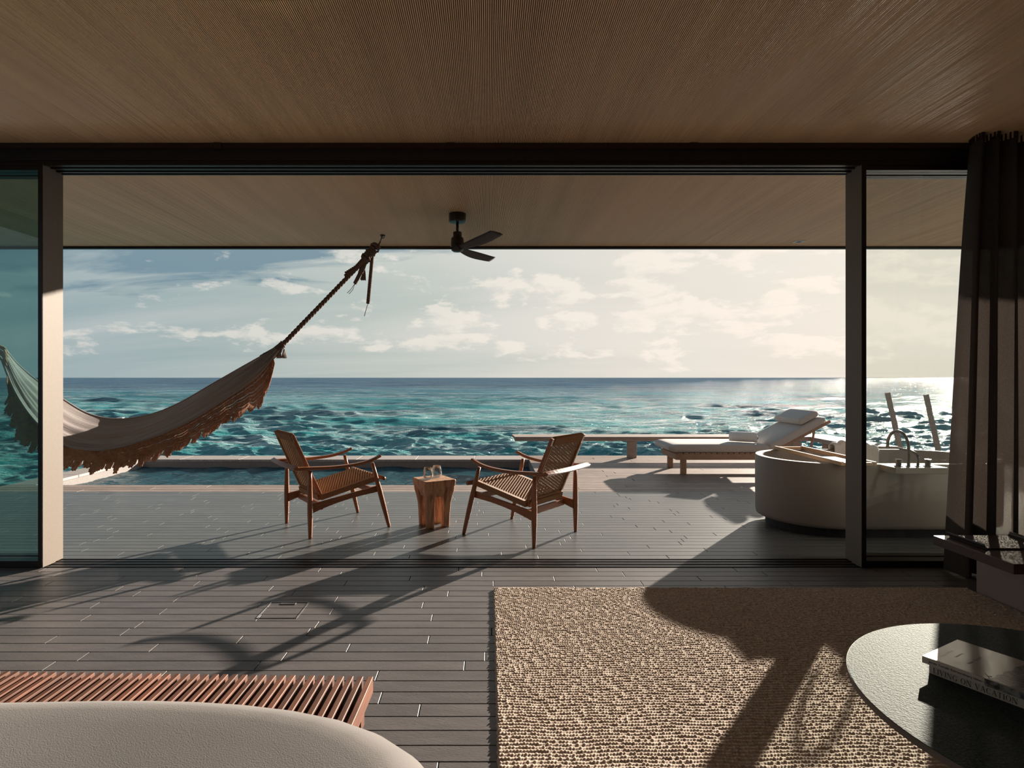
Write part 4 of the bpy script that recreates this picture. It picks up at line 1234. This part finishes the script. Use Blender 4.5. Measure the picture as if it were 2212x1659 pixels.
# stroke-built serif capitals: (polygon strokes in a unit-high cell)
def serif_glyph(ch):
    """list of quads/polys and advance, cap height 1"""
    T, t_ = .15, .055; S = .055
    def bar(x, w=T, ser=.09):
        return [[(x, 0), (x+w, 0), (x+w, 1), (x, 1)], [(x-ser, 0), (x+w+ser, 0), (x+w+ser, S), (x-ser, S)], [(x-ser, 1-S), (x+w+ser, 1-S), (x+w+ser, 1), (x-ser, 1)]]
    def dia(x0, y0, x1, y1, w): return [(x0, y0), (x0+w, y0), (x1+w, y1), (x1, y1)]
    def ring(cx, cy, rx, ry, a0, a1, tk, tn, n=20):
        out = []
        for k in range(n):
            q = []
            for a, sgn in ((a0+(a1-a0)*k/n, 0), (a0+(a1-a0)*(k+1)/n, 0)):
                q.append(a)
            A, Bq = q
            def p(a, inner):
                thk = tn+(tk-tn)*abs(math.cos(a)); return (cx+(rx-(thk if inner else 0))*math.cos(a), cy+(ry-(tn if inner else 0))*math.sin(a))
            out.append([p(A, 0), p(Bq, 0), p(Bq, 1), p(A, 1)])
        return out
    if ch == 'I': return bar(.12), .39
    if ch == 'L': return bar(.12)+[[(.12, 0), (.66, 0), (.66, S), (.12, S)], [(.62, 0), (.68, 0), (.68, .26), (.655, .26)]], .74
    if ch == 'V': return [dia(.08, 1, .40, 0, T), dia(.76, 1, .455, 0, t_), [(-.02, 1-S), (.33, 1-S), (.33, 1), (-.02, 1)], [(.64, 1-S), (.93, 1-S), (.93, 1), (.64, 1)]], .90
    if ch == 'A': return [dia(.40, 1, .72, 0, T), dia(.43, 1, .12, 0, t_), [(.24, .34), (.70, .34), (.70, .40), (.24, .40)], [(.0, 0), (.29, 0), (.29, S), (.0, S)], [(.60, 0), (.98, 0), (.98, S), (.60, S)]], .95
    if ch == 'N': return [[(.12, 0), (.12+t_, 0), (.12+t_, 1), (.12, 1)], dia(.12, 1, .70, 0, T+.02), [(.80, 0), (.80+t_, 0), (.80+t_, 1), (.80, 1)], [(.02, 0), (.28, 0), (.28, S), (.02, S)], [(.02, 1-S), (.22, 1-S), (.22, 1), (.02, 1)], [(.68, 1-S), (.97, 1-S), (.97, 1), (.68, 1)]], 1.0
    if ch == 'O': return ring(.49, .5, .44, .52, 0, 2*PI, T, t_, 28), .98
    if ch == 'C': return ring(.48, .5, .43, .52, .25*PI, 1.75*PI, T, t_)+[[(.76, .68), (.80, .68), (.82, .96), (.78, .96)]], .88
    if ch == 'G': return ring(.48, .5, .43, .52, .25*PI, 1.75*PI, T, t_)+[[(.66, .04), (.80, .04), (.80, .42), (.66, .42)], [(.56, .42-S), (.90, .42-S), (.90, .42), (.56, .42)], [(.76, .68), (.80, .68), (.82, .96), (.78, .96)]], .96
    if ch == 'T': return [[(.33, 0), (.33+T, 0), (.33+T, 1), (.33, 1)], [(.24, 0), (.57, 0), (.57, S), (.24, S)], [(.03, 1-S), (.78, 1-S), (.78, 1), (.03, 1)], [(.02, .76), (.05, .76), (.08, 1), (.02, 1)], [(.76, .76), (.79, .76), (.79, 1), (.73, 1)]], .82
    return [], .42
def text_mesh(s, size, material, name, parent, mtx):
    cu = bpy.data.curves.new(name, 'FONT'); cu.body = s; cu.size = size; cu.offset = size*.012
    tmp = bpy.data.objects.new(name, cu); sc.collection.objects.link(tmp)
    bpy.context.view_layer.update()
    me = bpy.data.meshes.new_from_object(tmp); bpy.data.objects.remove(tmp)
    me.transform(mtx); me.materials.clear(); me.materials.append(material)
    o = bpy.data.objects.new(name, me); sc.collection.objects.link(o); o.parent = parent
    return o
ang = math.atan2(-.187, .106)               # spine direction
SPL, SPU = .028, .0195
# local frame of a book: x along the spine (away from the far left corner), y across to the fore edge, z up
def book(name, loc, ln, wd, th, cover, label):
    o = empty(name, loc, ang, label=label, cat='book', group='books stacked on the coffee table')
    c = MB(); c.box(0, ln, 0, wd, 0, .0018); c.box(0, ln, 0, wd, th-.0018, th); c.build('cover', cover, o, bevel=.0004, seg=1)
    MB().box(0, ln, -.0006, .0018, 0, th).build('spine', M['spine'], o)
    MB().box(.002, ln-.002, .0018, wd-.002, .0018, th-.0018).build('page_block', M['pages'], o)
    return o
bk1 = book('book', (1.300, 1.732, TZ+.0005), .285, .215, SPL, M['spine'], 'thick cream book lettered LIVING ON VACATION, under the other book')
mb = MB(); x = .010; hh = .0150
for chh in 'LIVING ON VACATION':
    g_, adv = serif_glyph(chh)
    for poly in g_:
        vs = [(x+a*hh*.86, -.0012, .0045+b_*hh) for a, b_ in poly]
        mb.add(vs, [tuple(range(len(vs)))])
    x += adv*hh*.86+.0008
mb.build('spine_title', M['ink'], bk1)
MB().box(0, .285, -.0009, -.0007, .0235, .0243).build('spine_line', M['inkred'], bk1)
bk2 = book('book', (1.283, 1.737, TZ+.0005+SPL+.0004), .285, .218, SPU, M['paper'], 'grey paperback with landscape cover, topmost of the stack')
Rx = Matrix.Rotation(PI/2, 4, 'X')
text_mesh('James Turrell: Extraordinary Ideas\u2014Realized', .0092, M['ink'], 'spine_title', bk2, Matrix.Translation((.017, -.0010, .0062)) @ Rx)
MB().box(.150, .285, -.0010, -.0007, .0003, SPU-.0003).build('spine_picture', M['rockprint'], bk2)
zt = SPU+.0003
Rz = Matrix.Rotation(PI/2, 4, 'Z')
text_mesh('James Turrell', .0125, M['inkpale'], 'cover_title', bk2, Matrix.Translation((.032, .050, zt)) @ Rz)
text_mesh('Extraordinary', .0085, M['inkgrey'], 'cover_title', bk2, Matrix.Translation((.055, .075, zt)) @ Rz)
text_mesh('Ideas\u2014Realized', .0120, M['inkgrey'], 'cover_title', bk2, Matrix.Translation((.094, .060, zt)) @ Rz)
mk = MB(); mk.add([(.135, .038, zt), (.138, .036, zt), (.158, .013, zt), (.155, .012, zt)], [(0, 1, 2, 3)])
mk.add([(.150, .024, zt), (.152, .022, zt), (.157, .028, zt), (.155, .031, zt)], [(0, 1, 2, 3)])
mk.build('cover_mark', M['ink'], bk2)
ridge = [(.154, .004), (.163, .03), (.158, .05), (.166, .07), (.160, .09), (.170, .12), (.165, .15), (.172, .18), (.168, .214), (.283, .214), (.283, .004)]
mk = MB(); mk.add([(a, b_, zt) for a, b_ in ridge], [tuple(range(len(ridge)))]); mk.build('cover_picture', M['rockprint'], bk2)
